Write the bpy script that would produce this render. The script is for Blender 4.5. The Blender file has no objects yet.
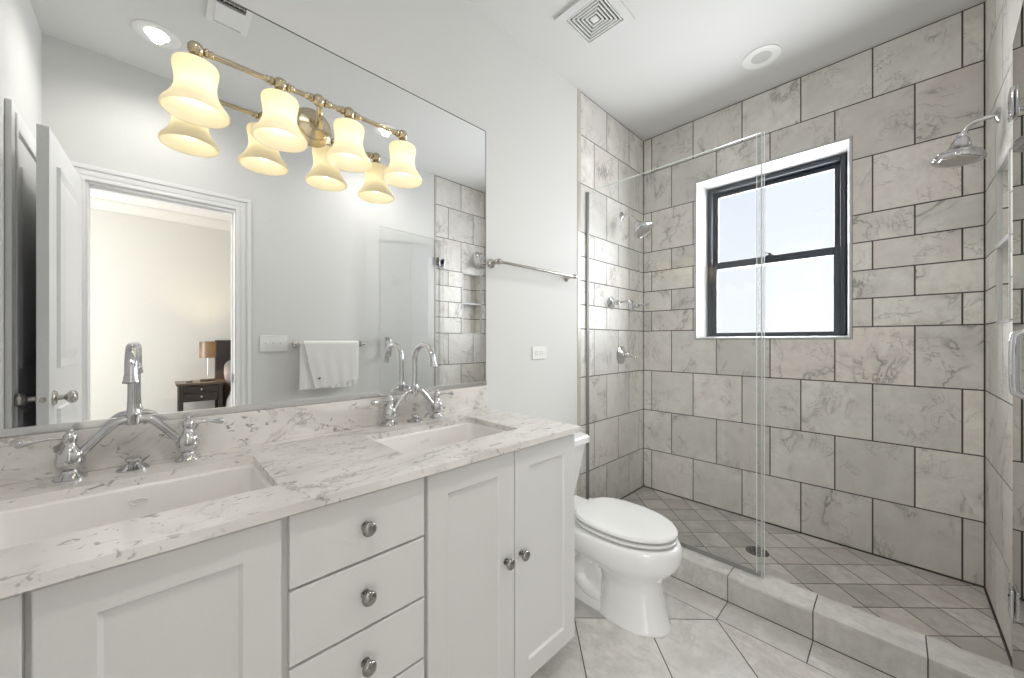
import bpy, bmesh, math, random
from mathutils import Vector, Matrix

random.seed(7)
C = bpy.context.scene.collection
SC = bpy.context.scene

# ------------------------------------------------------------------ camera
YAW = math.atan2(383, 370)
CAMP = Vector((1.393, 0.0, 1.213))
cam_d = bpy.data.cameras.new('camera')
cam_d.sensor_fit = 'HORIZONTAL'
cam_d.sensor_width = 36.0
cam_d.lens = 370.0 / 1024 * 36
cam_d.shift_y = 2.0 / 1024
cam_d.clip_start = 0.01
cam = bpy.data.objects.new('camera', cam_d)
cam.location = CAMP
cam.rotation_euler = (math.pi / 2, 0, YAW)
C.objects.link(cam)
SC.camera = cam

# ------------------------------------------------------------------ world, exposure
SC.view_settings.view_transform = 'Standard'
SC.view_settings.look = 'None'
SC.view_settings.gamma = 1.0
SC.view_settings.use_curve_mapping = False
SC.view_settings.exposure = 0.70
w = bpy.data.worlds.new('sky')
SC.world = w
w.use_nodes = True
wt = w.node_tree
bg = wt.nodes['Background']
tc = wt.nodes.new('ShaderNodeTexCoord')
sp = wt.nodes.new('ShaderNodeSeparateXYZ')
rp = wt.nodes.new('ShaderNodeValToRGB')
wt.links.new(tc.outputs['Generated'], sp.inputs[0])
wt.links.new(sp.outputs['Z'], rp.inputs[0])
rp.color_ramp.elements[0].position = 0.0
rp.color_ramp.elements[0].color = (0.86, 0.89, 0.91, 1)
rp.color_ramp.elements[1].position = 0.42
rp.color_ramp.elements[1].color = (0.70, 0.76, 0.87, 1)
wt.links.new(rp.outputs[0], bg.inputs[0])
bg.inputs[1].default_value = 0.78
SC.cycles.max_bounces = 14
SC.cycles.diffuse_bounces = 7
SC.cycles.glossy_bounces = 8
SC.cycles.transmission_bounces = 8
SC.cycles.transparent_max_bounces = 24
SC.cycles.caustics_reflective = False
SC.cycles.caustics_refractive = False
SC.cycles.sample_clamp_indirect = 6.0

DOWN_W = 2.6        # watts of each ceiling downlight
BED_W = 78.0       # fill lamp added in front of an invented bedroom opening
def light(name, kind, loc, energy, color=(1, 1, 1), rot=(0, 0, 0), size=0.1, size_y=None, spot=None):
    d = bpy.data.lights.new(name, kind)
    d.energy = energy; d.color = color
    if kind == 'AREA':
        d.size = size
        if size_y: d.shape = 'RECTANGLE'; d.size_y = size_y
    else:
        d.shadow_soft_size = size
    if spot: d.spot_size = spot; d.spot_blend = 1.0
    o = bpy.data.objects.new(name, d)
    o.location = loc; o.rotation_euler = rot
    C.objects.link(o)
    return o
# added fill from the unseen bedroom side, and daylight through the shower window
light('bedroom_fill', 'AREA', (3.4, -2.05, 1.5), BED_W, (1.0, 0.985, 0.96), (math.radians(90), 0, 0), 2.2, 1.8)
light('window_daylight', 'AREA', (0.807, 3.22, 1.80), 34.0, (0.97, 0.985, 1.0), (math.radians(-90), 0, 0), 0.78, 1.1)

# ------------------------------------------------------------------ helpers
class NT:
    def __init__(s, m): s.t = m.node_tree
    def n(s, kind, **kw):
        nd = s.t.nodes.new('ShaderNode' + kind)
        for k, v in kw.items():
            if k in nd.inputs: nd.inputs[k].default_value = v
            else: setattr(nd, k, v)
        return nd
    def l(s, a, b): s.t.links.new(a, b)
    def math(s, op, a, b=None):
        nd = s.t.nodes.new('ShaderNodeMath'); nd.operation = op
        for i, q in enumerate((a, b)):
            if q is None: continue
            if isinstance(q, (int, float)): nd.inputs[i].default_value = q
            else: s.l(q, nd.inputs[i])
        return nd.outputs[0]
    def ramp(s, fac, stops):
        nd = s.t.nodes.new('ShaderNodeValToRGB')
        e = nd.color_ramp.elements
        while len(e) < len(stops): e.new(0.5)
        for i, (p, c) in enumerate(stops):
            e[i].position = p
            e[i].color = (c, c, c, 1) if isinstance(c, (int, float)) else (*c, 1)
        s.l(fac, nd.inputs[0])
        return nd.outputs[0]
    def mix(s, fac, a, b, mode='MIX'):
        nd = s.t.nodes.new('ShaderNodeMix'); nd.data_type = 'RGBA'; nd.blend_type = mode
        for i, q in ((0, fac), (6, a), (7, b)):
            if isinstance(q, (int, float)): nd.inputs[i].default_value = q
            elif isinstance(q, tuple): nd.inputs[i].default_value = (*q, 1)
            else: s.l(q, nd.inputs[i])
        return nd.outputs[2]

def newmat(name):
    m = bpy.data.materials.new(name); m.use_nodes = True
    return m, NT(m), m.node_tree.nodes['Principled BSDF']

def plain(name, col, rough=0.5, metal=0.0, bump=0.0, bscale=200.0, emit=None, estr=1.0, coat=0.0, spec=None):
    m, nt, b = newmat(name)
    b.inputs['Base Color'].default_value = (*col, 1)
    b.inputs['Roughness'].default_value = rough
    b.inputs['Metallic'].default_value = metal
    if coat: b.inputs['Coat Weight'].default_value = coat
    if spec is not None: b.inputs['Specular IOR Level'].default_value = spec
    t = nt.n('TexCoord')
    nz = nt.n('TexNoise', Scale=bscale, Detail=3.0)
    nt.l(t.outputs['Object'], nz.inputs['Vector'])
    # slight mottling so nothing is a dead flat colour
    c = nt.mix(nz.outputs[0], tuple(x * 0.975 for x in col), tuple(min(1, x * 1.025) for x in col))
    nt.l(c, b.inputs['Base Color'])
    if bump:
        bp = nt.n('Bump', Strength=bump, Distance=0.002)
        nt.l(nz.outputs[0], bp.inputs['Height'])
        nt.l(bp.outputs[0], b.inputs['Normal'])
    if emit:
        b.inputs['Emission Color'].default_value = (*emit, 1)
        b.inputs['Emission Strength'].default_value = estr
    return m

def tile_marble(name, light_c, dark_c, warm_c, vein_c, rough=0.32, vein_amt=0.6, scale=1.0, vlo=0.84):
    m, nt, b = newmat(name)
    t = nt.n('TexCoord')
    at = nt.n('Attribute', attribute_name='rnd')
    off = nt.n('VectorMath', operation='SCALE'); off.inputs['Scale'].default_value = 23.0
    nt.l(at.outputs['Vector'], off.inputs[0])
    add = nt.n('VectorMath', operation='ADD')
    nt.l(t.outputs['Object'], add.inputs[0]); nt.l(off.outputs[0], add.inputs[1])
    v = add.outputs[0]
    sx = nt.n('SeparateXYZ'); nt.l(at.outputs['Vector'], sx.inputs[0])
    cloud = nt.n('TexNoise', Scale=5.0 * scale, Detail=5.0, Roughness=0.6, Distortion=0.8)
    nt.l(v, cloud.inputs['Vector'])
    base = nt.mix(nt.ramp(cloud.outputs[0], [(0.35, 0.0), (0.68, 1.0)]), light_c, dark_c)
    warm = nt.math('MULTIPLY', nt.ramp(sx.outputs['Y'], [(0.55, 0.0), (1.0, 1.0)]), nt.ramp(cloud.outputs[0], [(0.3, 0.2), (0.7, 0.8)]))
    base = nt.mix(warm, base, warm_c)
    val = nt.n('MapRange'); nt.l(sx.outputs['X'], val.inputs[0])
    val.inputs[3].default_value = vlo; val.inputs[4].default_value = 1.06
    base = nt.mix(1.0, base, val.outputs[0], 'MULTIPLY')
    # fine grain
    g = nt.n('TexNoise', Scale=30.0 * scale, Detail=6.0, Roughness=0.65)
    nt.l(v, g.inputs['Vector'])
    base = nt.mix(nt.ramp(g.outputs[0], [(0.44, 0.0), (0.72, 0.42)]), base, tuple(c * 0.86 for c in dark_c))
    # soft diagonal streaks
    m2 = nt.n('Mapping'); m2.inputs['Rotation'].default_value = (0.7, 0.75, 0.6); m2.inputs['Scale'].default_value = (1.0, 3.6, 1.0)
    sk = nt.n('TexNoise', Scale=7.0 * scale, Detail=5.0, Roughness=0.65, Distortion=0.9)
    nt.l(v, m2.inputs[0]); nt.l(m2.outputs[0], sk.inputs['Vector'])
    base = nt.mix(nt.math('MULTIPLY', nt.ramp(sk.outputs[0], [(0.50, 0.0), (0.72, 0.55)]), nt.ramp(sx.outputs['Z'], [(0.1, 0.4), (0.9, 1.0)])), base, tuple(c * 0.78 for c in dark_c))
    # veins
    vn = nt.n('TexNoise', Scale=3.4 * scale, Detail=7.0, Roughness=0.62, Distortion=0.7)
    mp = nt.n('Mapping'); mp.inputs['Rotation'].default_value = (0.5, 0.6, 0.7); mp.inputs['Scale'].default_value = (1.0, 1.0, 0.55)
    nt.l(v, mp.inputs[0]); nt.l(mp.outputs[0], vn.inputs['Vector'])
    d = nt.math('ABSOLUTE', nt.math('SUBTRACT', vn.outputs[0], 0.5))
    line = nt.ramp(d, [(0.0, 1.0), (0.022, 0.0)])
    mask = nt.n('TexNoise', Scale=4.5 * scale, Detail=2.0)
    nt.l(v, mask.inputs['Vector'])
    mk = nt.ramp(mask.outputs[0], [(0.48, 0.0), (0.66, 1.0)])
    f = nt.math('MULTIPLY', nt.math('MULTIPLY', line, mk), vein_amt)
    soft = nt.math('MULTIPLY', nt.ramp(d, [(0.0, 1.0), (0.08, 0.0)]), 0.20)
    f = nt.math('MAXIMUM', f, nt.math('MULTIPLY', soft, mk))
    base = nt.mix(f, base, vein_c)
    # a second, finer set running the other way
    m3 = nt.n('Mapping'); m3.inputs['Rotation'].default_value = (-0.6, 0.4, -0.8); m3.inputs['Scale'].default_value = (1.0, 0.6, 1.0); m3.inputs['Location'].default_value = (3.1, 7.7, 1.3)
    nt.l(v, m3.inputs[0])
    v2 = nt.n('TexNoise', Scale=7.5 * scale, Detail=6.0, Roughness=0.6, Distortion=1.1); nt.l(m3.outputs[0], v2.inputs['Vector'])
    k2 = nt.n('TexNoise', Scale=5.5 * scale, Detail=1.0); nt.l(m3.outputs[0], k2.inputs['Vector'])
    d2 = nt.math('ABSOLUTE', nt.math('SUBTRACT', v2.outputs[0], 0.5))
    f2 = nt.math('MULTIPLY', nt.math('MULTIPLY', nt.ramp(d2, [(0.0, 1.0), (0.016, 0.0)]), nt.ramp(k2.outputs[0], [(0.50, 0.0), (0.62, 1.0)])), vein_amt * 0.6)
    base = nt.mix(f2, base, vein_c)
    nt.l(base, b.inputs['Base Color'])
    b.inputs['Roughness'].default_value = rough
    return m

def counter_marble(name, fleck=1.0):
    m, nt, b = newmat(name)
    t = nt.n('TexCoord')
    v = t.outputs['Object']
    mp = nt.n('Mapping'); mp.inputs['Rotation'].default_value = (0.25, 0.35, 0.75); mp.inputs['Scale'].default_value = (1.0, 0.5, 1.0)
    nt.l(v, mp.inputs[0])
    cl = nt.n('TexNoise', Scale=6.0, Detail=6.0, Roughness=0.6, Distortion=1.0)
    nt.l(mp.outputs[0], cl.inputs['Vector'])
    base = nt.mix(nt.ramp(cl.outputs[0], [(0.40, 0.0), (0.70, 1.0)]), (0.84, 0.815, 0.785), (0.66, 0.635, 0.605))
    vn = nt.n('TexNoise', Scale=5.5, Detail=8.0, Roughness=0.65, Distortion=1.6)
    nt.l(mp.outputs[0], vn.inputs['Vector'])
    d = nt.math('ABSOLUTE', nt.math('SUBTRACT', vn.outputs[0], 0.5))
    mk = nt.ramp(cl.outputs[0], [(0.46, 0.0), (0.60, 1.0)])
    f = nt.math('MULTIPLY', nt.ramp(d, [(0.0, 0.95), (0.022, 0.0)]), mk)
    base = nt.mix(f, base, (0.36, 0.345, 0.33))
    # dark mineral flecks
    fl = nt.n('TexNoise', Scale=48.0, Detail=3.0, Roughness=0.6, Distortion=0.9)
    mp2 = nt.n('Mapping'); mp2.inputs['Rotation'].default_value = (0.6, 0.1, 0.8); mp2.inputs['Scale'].default_value = (1.0, 0.7, 0.8)
    nt.l(v, mp2.inputs[0]); nt.l(mp2.outputs[0], fl.inputs['Vector'])
    cl2 = nt.n('TexNoise', Scale=7.0, Detail=2.0); nt.l(v, cl2.inputs['Vector'])
    f2 = nt.math('MULTIPLY', nt.ramp(fl.outputs[0], [(0.605, 0.0), (0.665, 0.8)]), nt.ramp(cl2.outputs[0], [(0.36, 0.12), (0.52, 1.0)]))
    base = nt.mix(nt.math('MULTIPLY', f2, fleck), base, (0.22, 0.205, 0.19))
    nt.l(base, b.inputs['Base Color'])
    b.inputs['Roughness'].default_value = 0.16
    return m

def glass_mat(name, tint=(0.97, 0.985, 0.98), ior=1.5):
    m = bpy.data.materials.new(name); m.use_nodes = True
    nt = NT(m); t = m.node_tree
    t.nodes.remove(t.nodes['Principled BSDF'])
    out = t.nodes['Material Output']
    tr = nt.n('BsdfTransparent'); tr.inputs[0].default_value = (*tint, 1)
    gl = nt.n('BsdfGlossy'); gl.inputs['Roughness'].default_value = 0.0
    fr = nt.n('Fresnel'); fr.inputs[0].default_value = ior
    geo = nt.n('NewGeometry')
    # the pane reflects at its entry face only (both faces' share), so rays leave it unbent
    fac = nt.math('MULTIPLY', nt.math('MULTIPLY', fr.outputs[0], 1.9), nt.math('SUBTRACT', 1.0, geo.outputs['Backfacing']))
    fac = nt.math('MINIMUM', fac, 1.0)
    mx = nt.n('MixShader')
    nt.l(fac, mx.inputs[0]); nt.l(tr.outputs[0], mx.inputs[1]); nt.l(gl.outputs[0], mx.inputs[2])
    nt.l(mx.outputs[0], out.inputs[0])
    return m

def shade_mat(name, em, estr, col=(0.9, 0.84, 0.68), top=None):
    """lit opal glass: scatters the bulb's light and gives off its own glow"""
    m = bpy.data.materials.new(name); m.use_nodes = True
    nt = NT(m); t = m.node_tree
    t.nodes.remove(t.nodes['Principled BSDF'])
    out = t.nodes['Material Output']
    df = nt.n('BsdfDiffuse'); df.inputs[0].default_value = (*col, 1)
    tl = nt.n('BsdfTranslucent'); tl.inputs[0].default_value = (*col, 1)
    gs = nt.n('BsdfGlossy'); gs.inputs['Roughness'].default_value = 0.25
    ems = nt.n('Emission'); ems.inputs[0].default_value = (*em, 1); ems.inputs[1].default_value = estr
    m1 = nt.n('MixShader'); m1.inputs[0].default_value = 0.5
    nt.l(df.outputs[0], m1.inputs[1]); nt.l(tl.outputs[0], m1.inputs[2])
    m2 = nt.n('MixShader'); m2.inputs[0].default_value = 0.05
    nt.l(m1.outputs[0], m2.inputs[1]); nt.l(gs.outputs[0], m2.inputs[2])
    ad = nt.n('AddShader')
    nt.l(m2.outputs[0], ad.inputs[0]); nt.l(ems.outputs[0], ad.inputs[1])
    nt.l(ad.outputs[0], out.inputs[0])
    return m

class MB:
    def __init__(s): s.bm = bmesh.new(); s.mi = 0
    def _tag(s, faces):
        for f in faces: f.material_index = s.mi
    def box(s, x0, x1, y0, y1, z0, z1, bev=0.0, seg=2, M=None):
        vs = [s.bm.verts.new((x, y, z)) for x in (x0, x1) for y in (y0, y1) for z in (z0, z1)]
        q = [(0, 1, 3, 2), (4, 6, 7, 5), (0, 4, 5, 1), (2, 3, 7, 6), (0, 2, 6, 4), (1, 5, 7, 3)]
        fs = [s.bm.faces.new([vs[i] for i in k]) for k in q]
        s._tag(fs)
        if M is not None:
            for v in vs: v.co = M @ v.co
        if bev > 0:
            es = list({e for f in fs for e in f.edges})
            r = bmesh.ops.bevel(s.bm, geom=es, offset=bev, segments=seg, profile=0.5, affect='EDGES')
            s._tag(r['faces'])
        return fs
    def poly_prism(s, pts, d):
        """pts: list of 3D points, d: extrusion vector"""
        a = [s.bm.verts.new(p) for p in pts]
        b = [s.bm.verts.new(Vector(p) + Vector(d)) for p in pts]
        fs = [s.bm.faces.new(a), s.bm.faces.new(b[::-1])]
        n = len(pts)
        for i in range(n):
            fs.append(s.bm.faces.new((a[i], b[i], b[(i + 1) % n], a[(i + 1) % n])))
        s._tag(fs); return fs
    def lathe(s, prof, o=(0, 0, 0), axis=(0, 0, 1), n=24, cap=True):
        """prof: list of (radius, height along axis)"""
        ax = Vector(axis).normalized()
        q = Vector((0, 0, 1)).rotation_difference(ax).to_matrix()
        o = Vector(o); rings = []
        for r, h in prof:
            if r < 1e-6:
                rings.append([s.bm.verts.new(o + q @ Vector((0, 0, h)))])
            else:
                rings.append([s.bm.verts.new(o + q @ Vector((r * math.cos(2 * math.pi * i / n), r * math.sin(2 * math.pi * i / n), h))) for i in range(n)])
        s.skin(rings, cap)
    def skin(s, rings, cap=True):
        fs = []
        for A, B in zip(rings[:-1], rings[1:]):
            if len(A) == 1 and len(B) == 1: continue
            n = max(len(A), len(B))
            for i in range(n):
                j = (i + 1) % n
                if len(A) == 1: fs.append(s.bm.faces.new((A[0], B[i], B[j])))
                elif len(B) == 1: fs.append(s.bm.faces.new((A[i], B[0], A[j])))
                else: fs.append(s.bm.faces.new((A[i], B[i], B[j], A[j])))
        if cap:
            if len(rings[0]) > 2: fs.append(s.bm.faces.new(rings[0]))
            if len(rings[-1]) > 2: fs.append(s.bm.faces.new(rings[-1][::-1]))
        s._tag(fs)
    def rings(s, secs, cap=True):
        s.skin([[s.bm.verts.new(p) for p in sec] for sec in secs], cap)
    def tube(s, pts, rad, n=14, cap=True):
        pts = [Vector(p) for p in pts]
        rad = [rad] * len(pts) if isinstance(rad, (int, float)) else rad
        up = None; rings = []
        for i, p in enumerate(pts):
            a = pts[max(0, i - 1)]; b = pts[min(len(pts) - 1, i + 1)]
            t = (b - a).normalized()
            if up is None:
                up = Vector((0, 0, 1)) if abs(t.z) < 0.9 else Vector((1, 0, 0))
            u = (up - t * up.dot(t)).normalized(); w_ = t.cross(u); up = u
            rings.append([s.bm.verts.new(p + (u * math.cos(2 * math.pi * k / n) + w_ * math.sin(2 * math.pi * k / n)) * rad[i]) for k in range(n)])
        s.skin(rings, cap)
    def ball(s, c, r, sc=(1, 1, 1), n=18):
        c = Vector(c); m = n // 2
        rings = []
        for i in range(m + 1):
            ph = math.pi * i / m
            if i in (0, m): rings.append([s.bm.verts.new(c + Vector((0, 0, r * sc[2] * math.cos(ph))))])
            else: rings.append([s.bm.verts.new(c + Vector((r * sc[0] * math.sin(ph) * math.cos(2 * math.pi * k / n), r * sc[1] * math.sin(ph) * math.sin(2 * math.pi * k / n), r * sc[2] * math.cos(ph)))) for k in range(n)])
        s.skin(rings, False)
    def build(s, name, mats, parent=None, smooth=True, ang=35, label=None, kind=None):
        bmesh.ops.recalc_face_normals(s.bm, faces=s.bm.faces[:])
        me = bpy.data.meshes.new(name)
        s.bm.to_mesh(me); s.bm.free()
        for m in (mats if isinstance(mats, (list, tuple)) else [mats]): me.materials.append(m)
        if smooth:
            for p in me.polygons: p.use_smooth = True
            me.set_sharp_from_angle(angle=math.radians(ang))
        o = bpy.data.objects.new(name, me)
        C.objects.link(o)
        if smooth:
            wn = o.modifiers.new('weighted_normals', 'WEIGHTED_NORMAL'); wn.keep_sharp = True
        if parent is not None: o.parent = parent
        if label: o['label'] = label
        if kind: o['kind'] = kind
        return o

def curve(pts, n=8):
    """Catmull-Rom through pts"""
    P = [Vector(p) for p in pts]
    P = [2 * P[0] - P[1]] + P + [2 * P[-1] - P[-2]]
    out = []
    for i in range(1, len(P) - 2):
        for k in range(n):
            t = k / n
            a, b, c, d = P[i - 1], P[i], P[i + 1], P[i + 2]
            out.append(0.5 * ((2 * b) + (c - a) * t + (2 * a - 5 * b + 4 * c - d) * t * t + (3 * b - a - 3 * c + d) * t ** 3))
    out.append(P[-2]); return out

def thing(name, label, cat, loc=(0, 0, 0), group=None, rz=0):
    o = bpy.data.objects.new(name, None); o.empty_display_size = 0.05
    o.location = loc; o.rotation_euler = (0, 0, rz)
    C.objects.link(o)
    return tag(o, label, cat, group)
def tag(o, label, cat, group=None):
    o['label'] = label; o['category'] = cat
    if group: o['group'] = group
    return o
def struct(name, label, cat=None):
    o = bpy.data.objects.new(name, None); C.objects.link(o)
    o['label'] = label; o['kind'] = 'structure'; o['category'] = cat or name.split('_')[0]
    return o
def st(o, label, cat=None):
    o['label'] = label; o['kind'] = 'structure'; o['category'] = cat or o.name.split('_')[0]
    return o
def dup(o, loc=None, label=None, parent=None):
    c = o.copy(); C.objects.link(c)
    if parent is not None: c.parent = parent
    if loc is not None: c.location = loc
    if label: c['label'] = label
    for ch in list(o.children): dup(ch, parent=c)
    return c

def clip(poly, x0, x1, y0, y1):
    def half(P, f):
        out = []
        for i in range(len(P)):
            a, b = P[i], P[(i + 1) % len(P)]
            fa, fb = f(a), f(b)
            if fa >= 0: out.append(a)
            if fa * fb < 0:
                t = fa / (fa - fb); out.append((a[0] + t * (b[0] - a[0]), a[1] + t * (b[1] - a[1])))
        return out
    for f in (lambda p: p[0] - x0, lambda p: x1 - p[0], lambda p: p[1] - y0, lambda p: y1 - p[1]):
        poly = half(poly, f)
        if len(poly) < 3: return []
    return poly
def inset(poly, g):
    """shrink a convex CCW polygon by g"""
    n = len(poly); A = sum(poly[i][0] * poly[(i + 1) % n][1] - poly[(i + 1) % n][0] * poly[i][1] for i in range(n))
    if abs(A) < 3e-4: return []
    if A < 0: poly = poly[::-1]
    lines = []
    for i in range(n):
        a, b = poly[i], poly[(i + 1) % n]
        dx, dy = b[0] - a[0], b[1] - a[1]; L = math.hypot(dx, dy)
        if L < 1e-6: continue
        lines.append((a[0] - dy / L * g, a[1] + dx / L * g, dx / L, dy / L))
    out = []
    for i in range(len(lines)):
        x1, y1, ux, uy = lines[i - 1]; x2, y2, vx, vy = lines[i]
        den = ux * vy - uy * vx
        if abs(den) < 1e-6: out.append((x2, y2)); continue
        t = ((x2 - x1) * vy - (y2 - y1) * vx) / den
        out.append((x1 + ux * t, y1 + uy * t))
    A2 = sum(out[i][0] * out[(i + 1) % len(out)][1] - out[(i + 1) % len(out)][0] * out[i][1] for i in range(len(out)))
    return out if A2 > 2e-5 else []
def minus(r, h):
    """rect (a0,a1,b0,b1) minus rect h -> rects"""
    a0, a1, b0, b1 = r; c0, c1, d0, d1 = h
    if c0 >= a1 or c1 <= a0 or d0 >= b1 or d1 <= b0: return [r]
    out = []
    if b0 < d0: out.append((a0, a1, b0, d0))
    if d1 < b1: out.append((a0, a1, d1, b1))
    m0, m1 = max(b0, d0), min(b1, d1)
    if a0 < c0: out.append((a0, c0, m0, m1))
    if c1 < a1: out.append((c1, a1, m0, m1))
    return out

class Tiles:
    """stone slabs standing 2 mm proud of dark grout, each with its own random attribute"""
    def __init__(s): s.v = []; s.f = []; s.r = []
    def add(s, poly3, depth, rnd=None):
        rnd = rnd or (random.random(), random.random(), random.random())
        n = len(poly3); b = len(s.v)
        P = [Vector(p) for p in poly3]; d = Vector(depth)
        s.v += [tuple(p) for p in P] + [tuple(p + d) for p in P]
        s.f.append(tuple(range(b, b + n))); s.r.append(rnd)
        for i in range(n):
            j = (i + 1) % n
            s.f.append((b + i, b + n + i, b + n + j, b + j)); s.r.append(rnd)
    def merge(s, obj, slot):
        me = obj.data
        bm = bmesh.new(); bm.from_mesh(me)
        lay = bm.faces.layers.float_vector.new('rnd') if 'rnd' not in bm.faces.layers.float_vector else bm.faces.layers.float_vector['rnd']
        vs = [bm.verts.new(p) for p in s.v]
        for f, r in zip(s.f, s.r):
            q = bm.faces.new([vs[i] for i in f]); q.material_index = slot; q[lay] = Vector(r)
        bmesh.ops.recalc_face_normals(bm, faces=[q for q in bm.faces if q.material_index == slot])
        bm.to_mesh(me); bm.free()

# ------------------------------------------------------------------ materials
M_wall = plain('wall_paint', (0.735, 0.735, 0.725), 0.75, bump=0.05, bscale=300)
M_ceil = plain('ceiling_paint', (0.74, 0.74, 0.735), 0.85)
M_trim = plain('trim_paint', (0.84, 0.84, 0.84), 0.35)
M_van = plain('cabinet_paint', (0.73, 0.725, 0.715), 0.38)
M_grout = plain('grout', (0.10, 0.092, 0.082), 0.9)
M_grout2 = plain('floor_grout', (0.10, 0.093, 0.085), 0.9)
M_tile = tile_marble('wall_marble', (0.90, 0.88, 0.83), (0.77, 0.75, 0.705), (0.85, 0.775, 0.72), (0.25, 0.235, 0.22), rough=0.4, vein_amt=0.85)
M_ftile = tile_marble('floor_marble', (0.74, 0.725, 0.69), (0.58, 0.565, 0.54), (0.67, 0.615, 0.57), (0.34, 0.32, 0.30), rough=0.22, vein_amt=0.4, scale=1.3)
M_stile = tile_marble('shower_floor_marble', (0.76, 0.74, 0.705), (0.52, 0.505, 0.48), (0.68, 0.62, 0.575), (0.28, 0.27, 0.25), rough=0.4, vein_amt=0.5, scale=1.2, vlo=0.70)
M_white_marble = tile_marble('white_marble', (0.72, 0.72, 0.715), (0.64, 0.64, 0.635), (0.68, 0.67, 0.655), (0.62, 0.62, 0.61), rough=0.25, vein_amt=0.3)
M_cream = tile_marble('cream_marble', (0.66, 0.62, 0.55), (0.58, 0.54, 0.47), (0.64, 0.58, 0.52), (0.45, 0.40, 0.34), rough=0.3, vein_amt=0.3)
M_counter = counter_marble('counter_marble', 0.85)
M_splash = counter_marble('backsplash_marble', 1.0)
M_porc = plain('porcelain', (0.86, 0.86, 0.855), 0.08, coat=0.3)
M_basin = plain('basin_porcelain', (0.86, 0.84, 0.82), 0.12)
M_chrome = plain('chrome', (0.62, 0.62, 0.63), 0.05, 1.0)
M_nickel = plain('brushed_nickel', (0.50, 0.48, 0.45), 0.25, 1.0)
M_knob = plain('dark_nickel', (0.34, 0.33, 0.31), 0.2, 1.0)
M_chan = plain('satin_channel', (0.42, 0.42, 0.41), 0.5, 1.0)
M_drain = plain('dark_metal', (0.16, 0.15, 0.14), 0.35, 1.0)
M_satin = plain('antique_nickel', (0.60, 0.52, 0.38), 0.22, 1.0)  # nickel with the gold reflection of the warm shades put into its colour
M_black = plain('black_frame', (0.030, 0.036, 0.047), 0.42)
M_dark = plain('opening_shade', (0.02, 0.02, 0.02), 0.8)  # near-black colour standing in for the shade inside small openings
M_mirror = plain('mirror_silver', (0.93, 0.94, 0.94), 0.0, 1.0)
M_medge = plain('mirror_edge', (0.22, 0.23, 0.225), 0.25, 0.3)
M_alu = plain('aluminium', (0.78, 0.78, 0.78), 0.25, 1.0)
M_glass = glass_mat('clear_glass', (0.995, 0.998, 0.996), 1.53)
M_gedge = plain('glass_edge', (0.70, 0.76, 0.73), 0.15)
M_pane = glass_mat('window_glass', (0.98, 0.985, 0.99), 1.45)
M_seal = glass_mat('clear_vinyl', (0.95, 0.955, 0.955), 1.6)
M_sealedge = plain('vinyl_edge', (0.90, 0.90, 0.90), 0.5)
M_plastic = plain('white_plastic', (0.84, 0.84, 0.83), 0.4)
M_shade = shade_mat('opal_glass', (1.0, 0.88, 0.62), 0.15, col=(0.90, 0.85, 0.70))
M_bulb = plain('lit_bulb', (1, 1, 1), 0.4, emit=(1.0, 0.95, 0.84), estr=3.0)
M_lens = plain('lit_lens', (1, 1, 1), 0.4, emit=(1.0, 0.96, 0.87), estr=9.0)
M_lensoff = plain('unlit_lens', (0.60, 0.60, 0.59), 0.35)
M_towel = plain('terry_cotton', (0.83, 0.82, 0.80), 0.95, bump=0.9, bscale=420)
M_mark = plain('grey_thread', (0.12, 0.12, 0.13), 0.9)
M_bedwall = plain('bedroom_paint', (0.56, 0.55, 0.515), 0.8)
M_crown = plain('crown_paint', (0.62, 0.61, 0.58), 0.6)
M_wood = plain('dark_wood', (0.022, 0.016, 0.013), 0.35)
M_woodtop = plain('nightstand_wood', (0.075, 0.055, 0.042), 0.25)
M_head = plain('headboard_fabric', (0.040, 0.030, 0.028), 0.8)
M_pillow = plain('grey_cotton', (0.24, 0.225, 0.225), 0.9, bump=0.3, bscale=60)
M_pillow2 = plain('lavender_cotton', (0.15, 0.14, 0.17), 0.9)
M_duvet = plain('duvet_cotton', (0.30, 0.29, 0.28), 0.9, bump=0.5, bscale=30)
M_lampshade = shade_mat('linen_shade', (1.0, 0.72, 0.40), 0.0, col=(0.19, 0.155, 0.12))
M_lampbulb = plain('lamp_bulb', (1, 1, 1), 0.4, emit=(1.0, 0.72, 0.36), estr=300.0)
M_bedfloor = plain('bedroom_carpet', (0.52, 0.51, 0.49), 0.95)  # invented floor finish, beige chosen so bounced light is not tinted

# ------------------------------------------------------------------ room shell
H = 2.806; XR = 1.687; YN = -0.42; YB = 2.80; YT = 1.953
ROWS = [0.0595, 0.361, 0.671, 0.981, 1.291, 1.446, 1.601, 1.756, 1.911, 2.221, 2.531, H]
G = 0.0033   # half grout

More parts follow.
